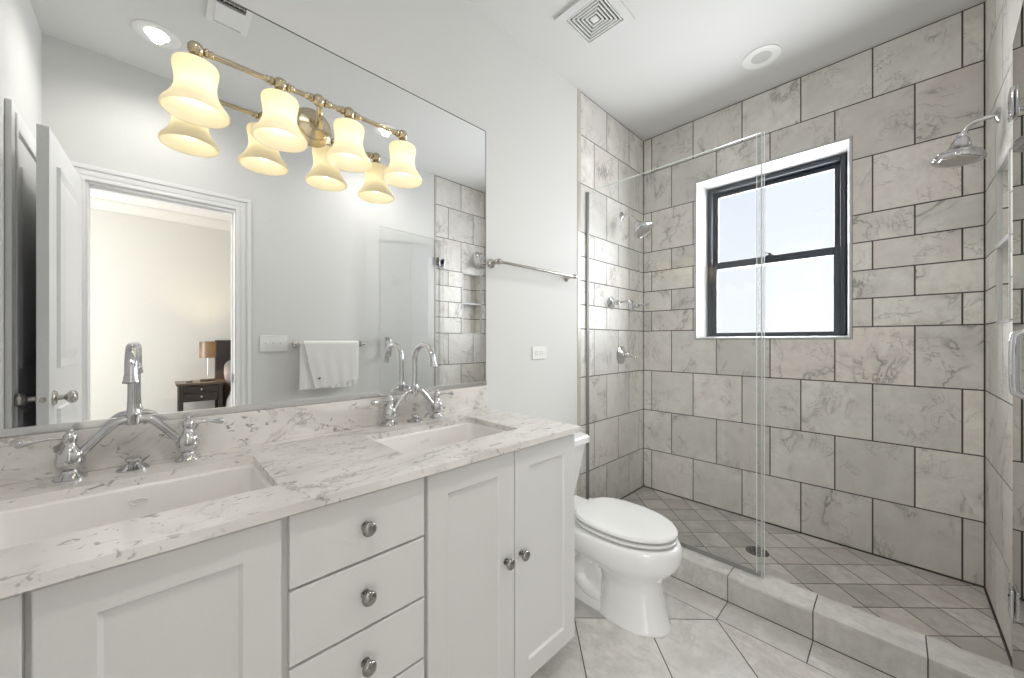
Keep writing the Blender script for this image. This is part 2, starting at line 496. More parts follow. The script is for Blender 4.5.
def wall_tiles(axis, plane, nrm, a0, a1, phA, phB, holes=(), z0=0.03):
    T = Tiles()
    for i in range(len(ROWS) - 1):
        za, zb = ROWS[i], ROWS[i + 1]
        # top row is type A, then alternating downward
        ph = phA if (len(ROWS) - 2 - i) % 2 == 0 else phB
        k = math.floor((a0 - ph) / 0.31) - 1
        while ph + k * 0.31 < a1:
            u0, u1 = max(a0, ph + k * 0.31), min(a1, ph + (k + 1) * 0.31)
            k += 1
            if u1 - u0 < 0.012: continue
            rs = [(u0 + (G if u0 > a0 + .001 or a0 > 1 else .005), u1 - (G if u1 < a1 - .001 else .005), za + G, zb - (G if zb < H - .001 else .006))]
            for h in holes: rs = [q for r in rs for q in minus(r, h)]
            rnd = (random.random(), random.random(), random.random())
            for (p0, p1, q0, q1) in rs:
                if p1 - p0 < 0.004 or q1 - q0 < 0.004: continue
                if axis == 'x': P = [(p0, plane, q0), (p1, plane, q0), (p1, plane, q1), (p0, plane, q1)]
                else: P = [(plane, p0, q0), (plane, p1, q0), (plane, p1, q1), (plane, p0, q1)]
                T.add(P, tuple(-0.004 * c for c in nrm), rnd)
    return T

# left wall: painted as far as the tile edge, then tiled
mb = MB(); mb.box(-0.12, 0, YN - 0.12, 1.921, 0, H)
mb.mi = 1; mb.box(-0.12, -0.002, 1.921, YB + 0.25, 0, H)
wl = mb.build('wall_left', [M_wall, M_grout, M_tile], smooth=False)
wall_tiles('y', 0.0, (1, 0, 0), YT, YB, 1.953, 2.108).merge(wl, 2)
st(wl, 'white painted wall behind the vanity, grey marble tiled inside the shower')
# back wall with the window opening
WX0, WX1, WZ0, WZ1 = 0.403, 1.215, 1.237, 2.345
mb = MB(); mb.mi = 0
mb.box(0, WX0, YB + 0.002, YB + 0.25, 0, H); mb.box(WX1, XR, YB + 0.002, YB + 0.25, 0, H)
mb.box(WX0, WX1, YB + 0.002, YB + 0.25, 0, WZ0); mb.box(WX0, WX1, YB + 0.002, YB + 0.25, WZ1, H)
wb = mb.build('wall_back', [M_grout, M_tile], smooth=False)
wall_tiles('x', YB, (0, -1, 0), 0.0, XR, 0.0685, 0.2235, [(WX0 - 0.014, WX1 + 0.014, WZ0 - 0.014, WZ1 + 0.014)]).merge(wb, 1)
st(wb, 'shower back wall of staggered grey marble tiles around the window')
# right wall: door opening, painted part, tiled part with niche
DY0, DY1, DZ = -0.281, 0.402, 2.10
NY0, NY1, NZ0, NZ1 = 2.262, 2.500, 1.291, 1.911
RT = 1.946
mb = MB()
mb.box(XR, XR + 0.12, YN - 0.12, DY0, 0, H); mb.box(XR, XR + 0.12, DY1, RT - 0.02, 0, H); mb.box(XR, XR + 0.12, DY0, DY1, DZ, H)
mb.mi = 1
X2 = XR + 0.002
mb.box(X2, XR + 0.12, RT - 0.02, NY0, 0, H); mb.box(X2, XR + 0.12, NY1, YB + 0.25, 0, H)
mb.box(X2, XR + 0.12, NY0, NY1, 0, NZ0); mb.box(X2, XR + 0.12, NY0, NY1, NZ1, H)
mb.box(XR + 0.095, XR + 0.12, NY0, NY1, NZ0, NZ1)
wr = mb.build('wall_right', [M_wall, M_grout, M_tile], smooth=False)
T = wall_tiles('y', XR, (-1, 0, 0), RT, YB, 2.552, 2.397, [(NY0, NY1, NZ0, NZ1)])
for z0, z1 in ((NZ0, 1.446), (1.446, 1.601), (1.601, 1.756), (1.756, NZ1)):
    xb = XR + 0.093
    T.add([(xb, NY0 + .002, z0 + G), (xb, NY1 - .002, z0 + G), (xb, NY1 - .002, z1 - G), (xb, NY0 + .002, z1 - G)], (0.003, 0, 0))
    for y, d in ((NY0 + 0.003, -1), (NY1 - 0.003, 1)):
        T.add([(XR, y, z0 + G), (xb, y, z0 + G), (xb, y, z1 - G), (XR, y, z1 - G)], (0, 0.003 * d, 0))
for z, d in ((NZ0 + 0.003, -1), (NZ1 - 0.003, 1)):
    T.add([(XR, NY0, z), (xb, NY0, z), (xb, NY1, z), (XR, NY1, z)], (0, 0, 0.003 * d))
T.merge(wr, 2)
st(wr, 'right wall, white paint by the doorway and marble tile with a niche in the shower')
# near wall
mb = MB(); mb.box(0, XR, YN - 0.12, YN, 0, H)
st(mb.build('wall_near', M_wall, smooth=False), 'short white wall at the closet end of the bathroom')
mb = MB(); mb.box(-0.12, XR + 0.12, YN - 0.12, YB + 0.25, H, H + 0.1)
st(mb.build('ceiling', M_ceil, smooth=False), 'flat white bathroom ceiling')

# floors
def diamonds(T, x0, x1, y0, y1, pitch, s0, d0, z, th, g):
    """45 degree squares bounded by x+y = s0 + i*pitch and y-x = d0 + j*pitch"""
    for i in range(-40, 41):
        for j in range(-40, 41):
            sa, sb = s0 + i * pitch, s0 + (i + 1) * pitch
            da, db = d0 + j * pitch, d0 + (j + 1) * pitch
            P = [((sa - da) / 2, (sa + da) / 2), ((sb - da) / 2, (sb + da) / 2), ((sb - db) / 2, (sb + db) / 2), ((sa - db) / 2, (sa + db) / 2)]
            Q = clip(P, x0, x1, y0, y1)
            if len(Q) < 3: continue
            Q = inset(Q, g)
            if len(Q) < 3: continue
            T.add([(x, y, z) for x, y in Q], (0, 0, -th))
mb = MB(); mb.box(0, XR + 0.12, YN, YB, -0.1, -0.002)
fl = mb.build('floor', [M_grout2, M_ftile], smooth=False)
T = Tiles()
diamonds(T, 0, XR + 0.12, YN, 1.766, 0.4372, 1.74, 0.907, 0.0, 0.004, 0.0024)
xs = [0.0, 0.232, 0.542, 0.852, 1.162, 1.472, XR]
for a, b in zip(xs[:-1], xs[1:]):
    T.add([(a + .002, 1.768, 0), (b - .002, 1.768, 0), (b - .002, 1.916, 0), (a + .002, 1.916, 0)], (0, 0, -0.004))
T.merge(fl, 1)
st(fl, 'bathroom floor of large diagonal grey marble tiles')
ZS = 0.056
mb = MB(); mb.box(0, XR, 2.05, YB, -0.002, ZS - 0.002)
sf = mb.build('floor_shower', [M_grout2, M_stile], smooth=False)
T = Tiles(); diamonds(T, 0.004, XR - 0.004, 2.058, YB - 0.005, 0.2187, 3.312, 1.138, ZS, 0.004, 0.0027)
T.merge(sf, 1)
st(sf, 'shower floor of small diamond laid grey marble tiles', 'floor')
# curb
mb = MB(); mb.box(0, XR, 1.921, 2.057, -0.002, 0.117)
cb = mb.build('trim_1', [M_grout2, M_ftile], smooth=False)
T = Tiles()
for a, b in zip(xs[:-1], xs[1:]):
    a2, b2 = a + .002, b - .002
    rnd = (random.random(), random.random(), random.random())
    T.add([(a2, 1.918, 0.003), (b2, 1.918, 0.003), (b2, 1.918, 0.108), (a2, 1.918, 0.108)], (0, 0.003, 0), rnd)
    rnd = (0.9, 0.2, random.random())
    T.add([(a2, 1.914, 0.121), (b2, 1.914, 0.121), (b2, 2.060, 0.121), (a2, 2.060, 0.121)], (0, 0, -0.011), rnd)
T.merge(cb, 1)
st(cb, 'low marble kerb across the front of the shower', 'kerb')
# edge strips of the tiled walls
T = Tiles(); z = 0.0
me_h = [0.0, 0.361, 0.671, 0.981, 1.291, 1.601, 1.911, 2.221, 2.531, H]
for nm, xx, ya, yb, d, lab in (('trim_2', 0.003, 1.921, 1.951, -1, 'narrow cream marble strip ending the tile on the vanity wall'), ('trim_3', XR - 0.003, 1.928, 1.945, 1, 'narrow cream marble strip ending the tile beside the glass door hinge')):
    mb = MB(); mb.box(min(xx + d * .002, xx + d * .005), max(xx + d * .002, xx + d * .005), ya + .002, yb - .002, 0.122, H - 0.001)
    o = mb.build(nm, [M_grout, M_cream], smooth=False)
    T = Tiles()
    for za, zb in zip(me_h[:-1], me_h[1:]):
        za = max(za, 0.122)
        T.add([(xx, ya, za + .001), (xx, yb, za + .001), (xx, yb, zb - .001), (xx, ya, zb - .001)], (d * 0.003, 0, 0))
    T.merge(o, 1)
    st(o, lab, 'tile edge')

# window
win = struct('window_1', 'black double hung window in a white marble reveal above the shower', 'window')
FX0, FX1, FZ0, FZ1, FY = 0.425, 1.19, 1.247, 2.335, 2.965
mb = MB()
A = [(WX0, WZ0), (WX1, WZ0), (WX1, WZ1), (WX0, WZ1)]
B = [(FX0, FZ0), (FX1, FZ0), (FX1, FZ1), (FX0, FZ1)]
Ao = [(WX0 - .012, WZ0 - .012), (WX1 + .012, WZ0 - .012), (WX1 + .012, WZ1 + .012), (WX0 - .012, WZ1 + .012)]
r = [[(x, YB + .004, z) for x, z in Ao], [(x, YB - 0.004, z) for x, z in Ao], [(x, YB - 0.004, z) for x, z in A], [(x, FY + 0.05, z) for x, z in B]]
mb.rings(r, cap=False)
mb.build('window_reveal', M_white_marble, win, smooth=False)
def frame_mb(mb, x0, x1, z0, z1, y0, y1, ws, wt_, wb_):
    mb.box(x0, x0 + ws, y0, y1, z0, z1, 0.003); mb.box(x1 - ws, x1, y0, y1, z0, z1, 0.003)
    mb.box(x0 + ws, x1 - ws, y0, y1, z1 - wt_, z1, 0.003); mb.box(x0 + ws, x1 - ws, y0, y1, z0, z0 + wb_, 0.003)
mb = MB(); frame_mb(mb, FX0, FX1, FZ0, FZ1, FY, FY + 0.08, 0.026, 0.03, 0.008)
mb.box(FX0 + 0.026, FX0 + 0.034, FY + 0.036, FY + 0.042, FZ0, FZ1); mb.box(FX1 - 0.034, FX1 - 0.026, FY + 0.036, FY + 0.042, FZ0, FZ1)
mb.build('window_frame', M_black, win)
mb = MB(); frame_mb(mb, FX0 + .026, FX1 - .026, 1.735, FZ1 - .03, FY + 0.044, FY + 0.074, 0.030, 0.032, 0.04)
us = mb.build('upper_sash', M_black, win)
mb = MB(); frame_mb(mb, FX0 + .026, FX1 - .026, FZ0 + .004, 1.787, FY + 0.008, FY + 0.038, 0.032, 0.05, 0.022)
ls = mb.build('lower_sash', M_black, win)
mb = MB(); mb.box(0.478, 1.137, FY + .056, FY + .060, 1.775, 2.272); mb.build('pane', M_pane, us)
mb = MB(); mb.box(0.480, 1.135, FY + .020, FY + .024, 1.273, 1.738); mb.build('pane', M_pane, ls)
mb = MB(); mb.box(0.785, 0.83, FY + .006, FY + .036, 1.787, 1.793, 0.002); mb.lathe([(0.010, 0), (0.010, 0.012), (0.006, 0.016), (0, 0.016)], (0.807, FY + .02, 1.793))
mb.tube([(0.807, FY + .02, 1.804), (0.795, FY + .0, 1.806), (0.79, FY - .012, 1.806)], [0.005, 0.004, 0.004], 8)
mb.build('sash_lock', M_black, ls)

# door casing
dt = struct('trim_4', 'white moulded casing around the bedroom doorway', 'door casing')
def casing(mb, y0, y1, z0, z1):
    pass
mb = MB()
def jambcase(mb, ya, yb, inner):       # vertical moulding with stepped profile, inner = edge at opening
    s = 1 if yb > ya else -1
    for (a, b, t) in ((0.0, 0.098, 0.008), (0.0, 0.018, 0.011), (0.070, 0.098, 0.014), (0.030, 0.062, 0.010)):
        y0, y1 = sorted((ya + s * (a - .012) * .85, ya + s * (b - .012) * .85)); mb.box(XR - t, XR - 0.0005, y0, y1, 0.0, DZ + a * .85 - .008, 0.003)
jambcase(mb, DY1, DY1 + .1, 0); jambcase(mb, DY0, DY0 - .1, 0)
for (a, b, t) in ((0.0, 0.098, 0.0085), (0.0, 0.018, 0.0115), (0.070, 0.098, 0.0145), (0.030, 0.062, 0.0105)):
    mb.box(XR - t, XR - 0.0005, DY0 - b * .85 + .01, DY1 + b * .85 - .01, DZ + a * .85 - .01, DZ + b * .85 - .01, 0.003)
mb.build('casing', M_trim, dt)
mb = MB(); mb.box(XR - .002, XR + .122, DY1 - .018, DY1 + .001, 0, DZ); mb.box(XR - .002, XR + .122, DY0 - .001, DY0 + .018, 0, DZ); mb.box(XR - .002, XR + .122, DY0 + .018, DY1 - .018, DZ - .018, DZ + .001)
mb.box(XR + .045, XR + .06, DY1 - .03, DY1 - .018, 0, DZ - .018); mb.box(XR + .045, XR + .06, DY0 + .018, DY1 - .03, DZ - .03, DZ - .018)
mb.build('door_jamb', M_trim, dt)
mb = MB(); mb.box(XR + .012, XR + .042, DY1 - .0195, DY1 - .0175, 0.93, 0.99, 0.0005); mb.build('strike_plate', M_nickel, dt)

# panelled doors -----------------------------------------------------------
def panel_door(mb, L, T_, Hh, panels):
    """leaf along +x from 0 to L, thickness along y 0..-T_, raised panels both faces"""
    mb.box(0, L, -T_, 0, 0.008, Hh, 0.002)
    for (x0, x1, z0, z1) in panels:
        for ys, d in ((0.0, 1), (-T_, -1)):
            def ring(o, h): return [(x0 + o, ys + d * h, z0 + o), (x1 - o, ys + d * h, z0 + o), (x1 - o, ys + d * h, z1 - o), (x0 + o, ys + d * h, z1 - o)]
            mb.rings([ring(-.004, 0.0), ring(0.0, 0.011), ring(0.014, 0.009), ring(0.034, 0.0012), ring(0.075, 0.013), ring(0.078, 0.0132)], cap=False)
            R = ring(0.078, 0.0132); mb.bm.faces.new([mb.bm.verts.new(p) for p in R])
def knob_profile():
    return [(0.0, 0), (0.032, 0), (0.032, 0.004), (0.027, 0.009), (0.012, 0.012), (0.010, 0.030), (0.016, 0.036), (0.026, 0.044), (0.0285, 0.053), (0.025, 0.062), (0.014, 0.067), (0, 0.068)]
LEAF = 0.665
d1 = struct('door_1', 'white panelled bedroom door standing open into the bathroom', 'door')
d1.location = (XR - 0.012, DY0 - 0.002, 0)
d1.rotation_euler = (0, 0, math.pi + math.radians(2.1))
# local: +x goes from the hinge into the room, local y flipped
mb = MB(); panel_door(mb, LEAF, 0.034, 2.085, [(0.12, LEAF - .12, 1.10, 1.96), (0.12, LEAF - .12, 0.22, 0.92)])
mb2 = mb
mb.bm.verts.ensure_lookup_table()
leaf = mb.build('door_leaf', M_trim, d1)
leaf.location = (0, 0.034, 0)
for yy, ax in ((0.034, 1), (0.0, -1)):
    mb = MB(); mb.lathe([(r, h) for r, h in knob_profile()], (LEAF - .062, yy, 0.975), (0, ax, 0), 24)
    mb.build('door_knob', M_nickel, d1, ang=50)
mb = MB(); mb.lathe([(0, 0), (0.011, 0), (0.011, 0.0016), (0, 0.0016)], (LEAF, 0.017, 0.975), (1, 0, 0), 16); mb.box(LEAF + .0005, LEAF + .008, 0.012, 0.022, 0.968, 0.982, 0.001)
mb.build('latch_bolt', M_nickel, d1)
d2 = struct('door_2', 'shaded white closet door on the short wall behind the open door', 'door')
mb = MB(); CX0, CX1 = 1.10, 1.62
mb.box(CX0, CX1, YN, YN + 0.010, 0.01, 2.07, 0.002)
for z0, z1 in ((1.10, 1.95), (0.22, 0.92)):
    x0, x1, ys = CX0 + .1, CX1 - .1, YN + 0.010
    def ring(o, h): return [(x0 + o, ys + h, z0 + o), (x1 - o, ys + h, z0 + o), (x1 - o, ys + h, z1 - o), (x0 + o, ys + h, z1 - o)]
    mb.rings([ring(-.004, 0), ring(0, 0.007), ring(0.012, 0.004), ring(0.03, 0.001), ring(0.07, 0.008)], cap=False)
    mb.bm.faces.new([mb.bm.verts.new(p) for p in ring(0.07, 0.008)])
mb.build('door_leaf', M_trim, d2)
ct = struct('trim_5', 'white casing post beside the closet door', 'door casing')
mb = MB(); mb.box(CX0 - .075, CX0 - .004, YN, YN + 0.018, 0, 2.16, 0.003); mb.box(CX0 - .03, CX0 - .004, YN, YN + 0.024, 0, 2.13, 0.003)
mb.box(CX0 - .004, XR - .03, YN, YN + 0.018, 2.08, 2.16, 0.003); mb.build('casing', M_trim, ct)
# baseboard under the painted stretch of the right wall
mb = MB(); mb.box(XR - .014, XR, DY1 + .1, 1.926, 0, 0.11, 0.003); mb.box(XR - .02, XR, DY1 + .1, 1.926, 0, 0.02, 0.003)
st(mb.build('baseboard_right', M_trim), 'white baseboard along the painted right wall')
mb = MB(); mb.box(0, .014, 1.16, 1.919, 0.0, 0.11, 0.003)
st(mb.build('baseboard_left', M_trim), 'white baseboard behind the toilet')

# bedroom beyond the doorway -----------------------------------------------
BX = 4.87
mb = MB(); mb.box(BX, BX + .1, -2.2, 2.6, 0, H); st(mb.build('wall_bedroom', M_bedwall, smooth=False), 'cream bedroom wall seen through the doorway in the mirror')
mb = MB(); mb.box(XR + .12, BX, 2.5, 2.6, 0, H); st(mb.build('wall_bedroom_side', M_bedwall, smooth=False), 'bedroom side wall beyond the bed')
mb = MB(); mb.box(XR + .12, BX, -2.2, -2.1, 0, 0.5); mb.box(XR + .12, BX, -2.2, -2.1, 2.45, H); mb.box(XR + .12, 2.3, -2.2, -2.1, 0.5, 2.45); mb.box(4.5, BX, -2.2, -2.1, 0.5, 2.45)  # opening left in this unseen wall so sky light gets in
st(mb.build('wall_bedroom_window', M_bedwall, smooth=False), 'unseen bedroom wall with a wide opening added to let sky light in')
mb = MB(); mb.box(XR + .121, BX + .1, -2.2, 2.6, -0.1, 0.0); st(mb.build('floor_bedroom', M_bedfloor, smooth=False), 'unseen bedroom floor, neutral so bounced light stays uncoloured')
mb = MB(); mb.box(XR + .121, BX + .1, -2.2, 2.6, H, H + .1); st(mb.build('ceiling_bedroom', M_ceil, smooth=False), 'white bedroom ceiling')
mb = MB(); mb.box(XR + .121, XR + .13, -2.2, DY0 - .1, 0, H); mb.box(XR + .121, XR + .13, DY1 + .1, 2.6, 0, H); st(mb.build('wall_bedroom_near', M_bedwall, smooth=False), 'bedroom side of the doorway wall')
mb = MB()
prof = [(0, 0), (0.012, 0), (0.016, 0.018), (0.03, 0.035), (0.055, 0.06), (0.07, 0.085), (0.09, 0.092), (0.09, 0.105), (0, 0.105)]
mb.poly_prism([(BX - a, -2.1, H - .106 + b) for a, b in prof], (0, 4.6, 0)); st(mb.build('trim_6', M_crown), 'white crown moulding in the bedroom', 'crown moulding')

# ------------------------------------------------------------------ vanity
YV1 = 1.139; XF = 0.555
van = thing('vanity_cabinet', 'long white shaker vanity cabinet under the marble countertop', 'cabinet', (0, 0, 0))
mb = MB()
mb.box(0.518, 0.536, YN + .002, YV1 - .002, 0.095, 0.872); mb.box(0.003, 0.518, YN + .002, YN + .02, 0.095, 0.872); mb.box(0.003, 0.518, YV1 - .02, YV1 - .002, 0.095, 0.872)
mb.box(0.003, 0.518, YN + .02, YV1 - .02, 0.0965, 0.115); mb.box(0.003, 0.012, YN + .02, YV1 - .02, 0.115, 0.872)
mb.build('carcass', M_van, van)
mb = MB(); mb.box(0.003, 0.470, YN + .004, YV1 - .06, 0.001, 0.096); mb.build('toe_kick', M_van, van)
def knob(mb, y, z):
    mb.lathe([(0, 0), (0.0105, 0), (0.0105, 0.002), (0.006, 0.004), (0.0055, 0.012), (0.009, 0.016), (0.0155, 0.0195), (0.0165, 0.024), (0.0145, 0.028), (0.008, 0.0305), (0, 0.0315)], (XF, y, z), (1, 0, 0), 20)
def shaker(mb, y0, y1, z0, z1, fr=0.062, dp=0.007):
    def ring(o, x): return [(x, y0 + o, z0 + o), (x, y1 - o, z0 + o), (x, y1 - o, z1 - o), (x, y0 + o, z1 - o)]
    mb.rings([ring(0, 0.5365), ring(0, XF - .002), ring(.002, XF), ring(fr, XF), ring(fr + .006, XF - dp), ring(fr + .0065, XF - dp)], cap=False)
    mb.bm.faces.new([mb.bm.verts.new(p) for p in ring(fr + .0065, XF - dp)])
    mb.bm.faces.new([mb.bm.verts.new(p) for p in ring(0, 0.5365)])
ZD0, ZD1 = 0.10, 0.864
for y0, y1, ky in ((YN + .006, -0.132, -0.17), (-0.124, 0.180, -0.086), (0.508, 0.8205, 0.783), (0.8245, YV1, 0.85)):
    mb = MB(); shaker(mb, y0, y1, ZD0, ZD1)
    d = mb.build('door', M_van, van, ang=20)
    mb = MB(); knob(mb, ky, 0.530); mb.build('door_knob', M_knob, d, label='round nickel knob', ang=50)
dz = [(0.716, 0.864), (0.560, 0.710), (0.404, 0.554), (0.248, 0.398), (0.10, 0.242)]
for z0, z1 in dz:
    mb = MB(); mb.box(0.5365, XF, 0.193, 0.4975, z0, z1, 0.0025)
    d = mb.build('drawer', M_van, van)
    mb = MB(); knob(mb, 0.345, (z0 + z1) / 2 + 0.003); mb.build('drawer_knob', M_knob, d, label='round nickel knob', ang=50)

# countertop with two sink openings
XC = 0.574; YC1 = 1.150
HOLES = [(0.150, 0.440, -0.250, 0.198), (0.150, 0.436, 0.508, 0.955)]
ct_ = thing('countertop', 'white marble vanity countertop with grey flecks and short backsplash', 'countertop', (0, 0, 0.873))
def hole_slab(mb, x0, x1, y0, y1, z0, z1, holes):
    xs_ = sorted({x0, x1, *[h[0] for h in holes], *[h[1] for h in holes]}); ys_ = sorted({y0, y1, *[h[2] for h in holes], *[h[3] for h in holes]})
    V = {}
    def v(x, y, z):
        k = (x, y, z)
        if k not in V: V[k] = mb.bm.verts.new(k)
        return V[k]
    def solid(i, j):
        if not (0 <= i < len(xs_) - 1 and 0 <= j < len(ys_) - 1): return False
        cx, cy = (xs_[i] + xs_[i + 1]) / 2, (ys_[j] + ys_[j + 1]) / 2
        return not any(h[0] < cx < h[1] and h[2] < cy < h[3] for h in holes)
    for i in range(len(xs_) - 1):
        for j in range(len(ys_) - 1):
            if not solid(i, j): continue
            a, b, c, d = xs_[i], xs_[i + 1], ys_[j], ys_[j + 1]
            mb.bm.faces.new([v(a, c, z1), v(b, c, z1), v(b, d, z1), v(a, d, z1)])
            mb.bm.faces.new([v(a, c, z0), v(a, d, z0), v(b, d, z0), v(b, c, z0)])
            if not solid(i - 1, j): mb.bm.faces.new([v(a, c, z0), v(a, c, z1), v(a, d, z1), v(a, d, z0)])
            if not solid(i + 1, j): mb.bm.faces.new([v(b, c, z0), v(b, d, z0), v(b, d, z1), v(b, c, z1)])
            if not solid(i, j - 1): mb.bm.faces.new([v(a, c, z0), v(b, c, z0), v(b, c, z1), v(a, c, z1)])
            if not solid(i, j + 1): mb.bm.faces.new([v(a, d, z0), v(a, d, z1), v(b, d, z1), v(b, d, z0)])
    es = [e for e in mb.bm.edges if len(e.link_faces) == 2 and e.calc_face_angle() > 1.0 and e.verts[0].co.z > z1 - 1e-4 and e.verts[1].co.z > z1 - 1e-4]
    bmesh.ops.bevel(mb.bm, geom=es, offset=0.0035, segments=3, profile=0.5, affect='EDGES')
mb = MB(); hole_slab(mb, 0.002, XC, YN + .001, YC1, 0, 0.020, HOLES); mb.build('slab', M_counter, ct_)
mb = MB(); mb.box(0.002, 0.022, YN + .001, YC1 + .004, 0.0202, 0.1245, 0.002); mb.build('backsplash', M_splash, ct_)

def rrect(x0, x1, y0, y1, z, r, n=6):
    P = []
    for cx, cy, a0 in ((x1 - r, y1 - r, 0), (x0 + r, y1 - r, 90), (x0 + r, y0 + r, 180), (x1 - r, y0 + r, 270)):
        for k in range(n + 1):
            a = math.radians(a0 + 90 * k / n); P.append((cx + r * math.cos(a), cy + r * math.sin(a), z))
    return P
def make_sink(h, label):
    cx, cy = (h[0] + h[1]) / 2, (h[2] + h[3]) / 2
    t = thing('sink', label, 'sink', (cx, cy, 0.72), 'undermount sinks')
    hx, hy = (h[1] - h[0]) / 2 - .004, (h[3] - h[2]) / 2 - .004
    mb = MB()
    def R(o, z, r): return rrect(-hx - o, hx + o, -hy - o, hy + o, z, r)
    mb.rings([R(.02, .1525, .03), R(.0, .1525, .025), R(-.004, .146, .027), R(-.012, .05, .034), R(-.022, .022, .04), R(-.045, .008, .045), R(-.09, .003, .04), R(-.13, 0.0015, .004)], cap=False)
    mb.bm.faces.new([mb.bm.verts.new(p) for p in R(-.13, .0015, .004)])
    mb.rings([R(.02, .1525, .03), R(.02, .14, .03), R(.004, .13, .03), R(-.002, .03, .035), R(-.03, -.01, .04)], cap=False)
    mb.build('basin', M_basin, t, ang=60)
    mb = MB(); mb.lathe([(0, 0.003), (0.016, .003), (0.017, .006), (0.022, .006), (0.0225, .002)], (-.02, 0, 0.002), (0, 0, 1), 24); mb.build('drain', M_chrome, t)
    ov = MB()
    P = [(-hx + .0085, 0.017 * math.cos(a), 0.118 + 0.0075 * math.sin(a)) for a in [2 * math.pi * k / 20 for k in range(20)]]
    ov.rings([[(x + .0, y, z) for x, y, z in P], [(x + .003, y, z) for x, y, z in P], [(x + .003, y * .84, .118 + (z - .118) * .72) for x, y, z in P], [(x + .001, y * .82, .118 + (z - .118) * .7) for x, y, z in P]], cap=False)
    ov.build('overflow_ring', M_basin, t)
    return t
make_sink(HOLES[0], 'white rectangular undermount sink nearest the open door')
make_sink(HOLES[1], 'white rectangular undermount sink nearest the toilet')

def make_faucet(y, label):
    t = thing('bridge_faucet', label, 'faucet', (0.062, y, 0.8935), 'chrome bridge faucets')
    for s in (-1, 1):
        mb = MB()
        mb.lathe([(0, 0), (0.027, 0), (0.027, .003), (0.022, .007), (0.0145, .014), (0.013, .019), (0.019, .026), (0.0235, .036), (0.0245, .047), (0.022, .056), (0.0225, .060), (0.019, .064), (0.012, .074), (0.0095, .083), (0.011, .086), (0.0125, .093), (0.012, .100), (0.008, .105), (0.006, .108), (0.007, .111), (0.004, .115), (0, .116)], (0, .103 * s, 0), (0, 0, 1), 24)
        vb = mb.build('valve', M_chrome, t, ang=50)
        mb = MB()
        p = curve([(0, .103 * s, .095), (.003, .120 * s, .097), (.006, .138 * s, .098), (.009, .158 * s, .0955), (.011, .173 * s, .0945), (.012, .180 * s, .0945)], 5)
        n = len(p); rr = [0.0055 - 0.0022 * min(1, i / 12) if i < 14 else 0.0035 + 0.005 * math.sin(math.pi * min(1, (i - 13) / (n - 14)) ** 1.3 * 0.98) for i in range(n)]
        mb.tube(p, rr, 12); mb.build('lever_handle', M_chrome, vb)
    mb = MB()
    for s in (-1, 1):
        p = curve([(0, .100 * s, .052), (0, .083 * s, .060), (0, .058 * s, .090), (0, .032 * s, .117), (0, .012 * s, .124), (0, 0, .1245)], 6)
        mb.tube(p, [0.0105 if i < 4 else 0.0095 for i in range(len(p))], 14)
        mb.lathe([(0.0, 0), (0.0125, 0), (0.0135, .004), (0.0125, .008), (0.0, .009)], (0, .086 * s, .056), (0, .8 * s, -.55), 16)
    mb.build('bridge', M_chrome, t)
    mb = MB()
    mb.lathe([(0, .108), (0.013, .110), (0.0145, .118), (0.0145, .130), (0.0165, .133), (0.0165, .137), (0.0135, .141), (0.0125, .150), (0.0118, .16), (0.0118, .165)], (0, 0, 0), (0, 0, 1), 20, cap=False)
    R = 0.068; zc = 0.237
    p = [(0, 0, .150), (0, 0, .19), (0, 0, .22)] + [(R - R * math.cos(a), 0, zc + R * math.sin(a)) for a in [math.radians(k) for k in range(0, 172, 9)]]
    e = Vector(p[-1]); dr = (Vector(p[-1]) - Vector(p[-2])).normalized()
    p += [tuple(e + dr * .006), tuple(e + dr * .007), tuple(e + dr * .017), tuple(e + dr * .018), tuple(e + dr * .023)]
    mb.tube(p, [0.0112] * (len(p) - 4) + [0.0125, 0.0125, 0.0142, 0.0142][:4], 18)
    mb.build('spout', M_chrome, t)
    mb = MB(); mb.lathe([(0, 0), (0.031, 0), (0.031, .003), (0.024, .007), (0.015, .013), (0.010, .018), (0.0155, .022), (0.016, .027), (0.010, .030), (0, .030)], (0.006, 0, 0), (0, 0, 1), 20)
    mb.build('lift_knob', M_chrome, t)
    return t
make_faucet(-0.038, 'chrome gooseneck bridge faucet at the sink nearest the open door')
make_faucet(0.745, 'chrome gooseneck bridge faucet at the sink nearest the toilet')

# mirror
mir = thing('wall_mirror', 'large frameless wall mirror above the vanity backsplash', 'mirror', (0, 0.37, 1.0))
mb = MB(); mb.box(0.001, 0.007, YN - 0.37 + .002, 1.162 - .37, 0.012, 1.236, 0.0); 
for f in mb.bm.faces: f.material_index = 0 if f.calc_center_median().x > 0.006 else 1
mb.build('mirror_glass', [M_mirror, M_medge], mir, smooth=False)
mb = MB(); mb.box(0.0068, 0.0078, YN - .37 + .002, 1.162 - .37, 1.2325, 1.2362); mb.box(0.0068, 0.0078, 1.1585 - .37, 1.1622 - .37, 0.016, 1.2325)
mb.build('polished_edge', M_medge, mir, smooth=False)
mb = MB(); mb.box(0.001, 0.012, YN - .37 + .002, 1.163 - .37, -0.002, 0.016, 0.001); mb.build('bottom_channel', M_alu, mir)

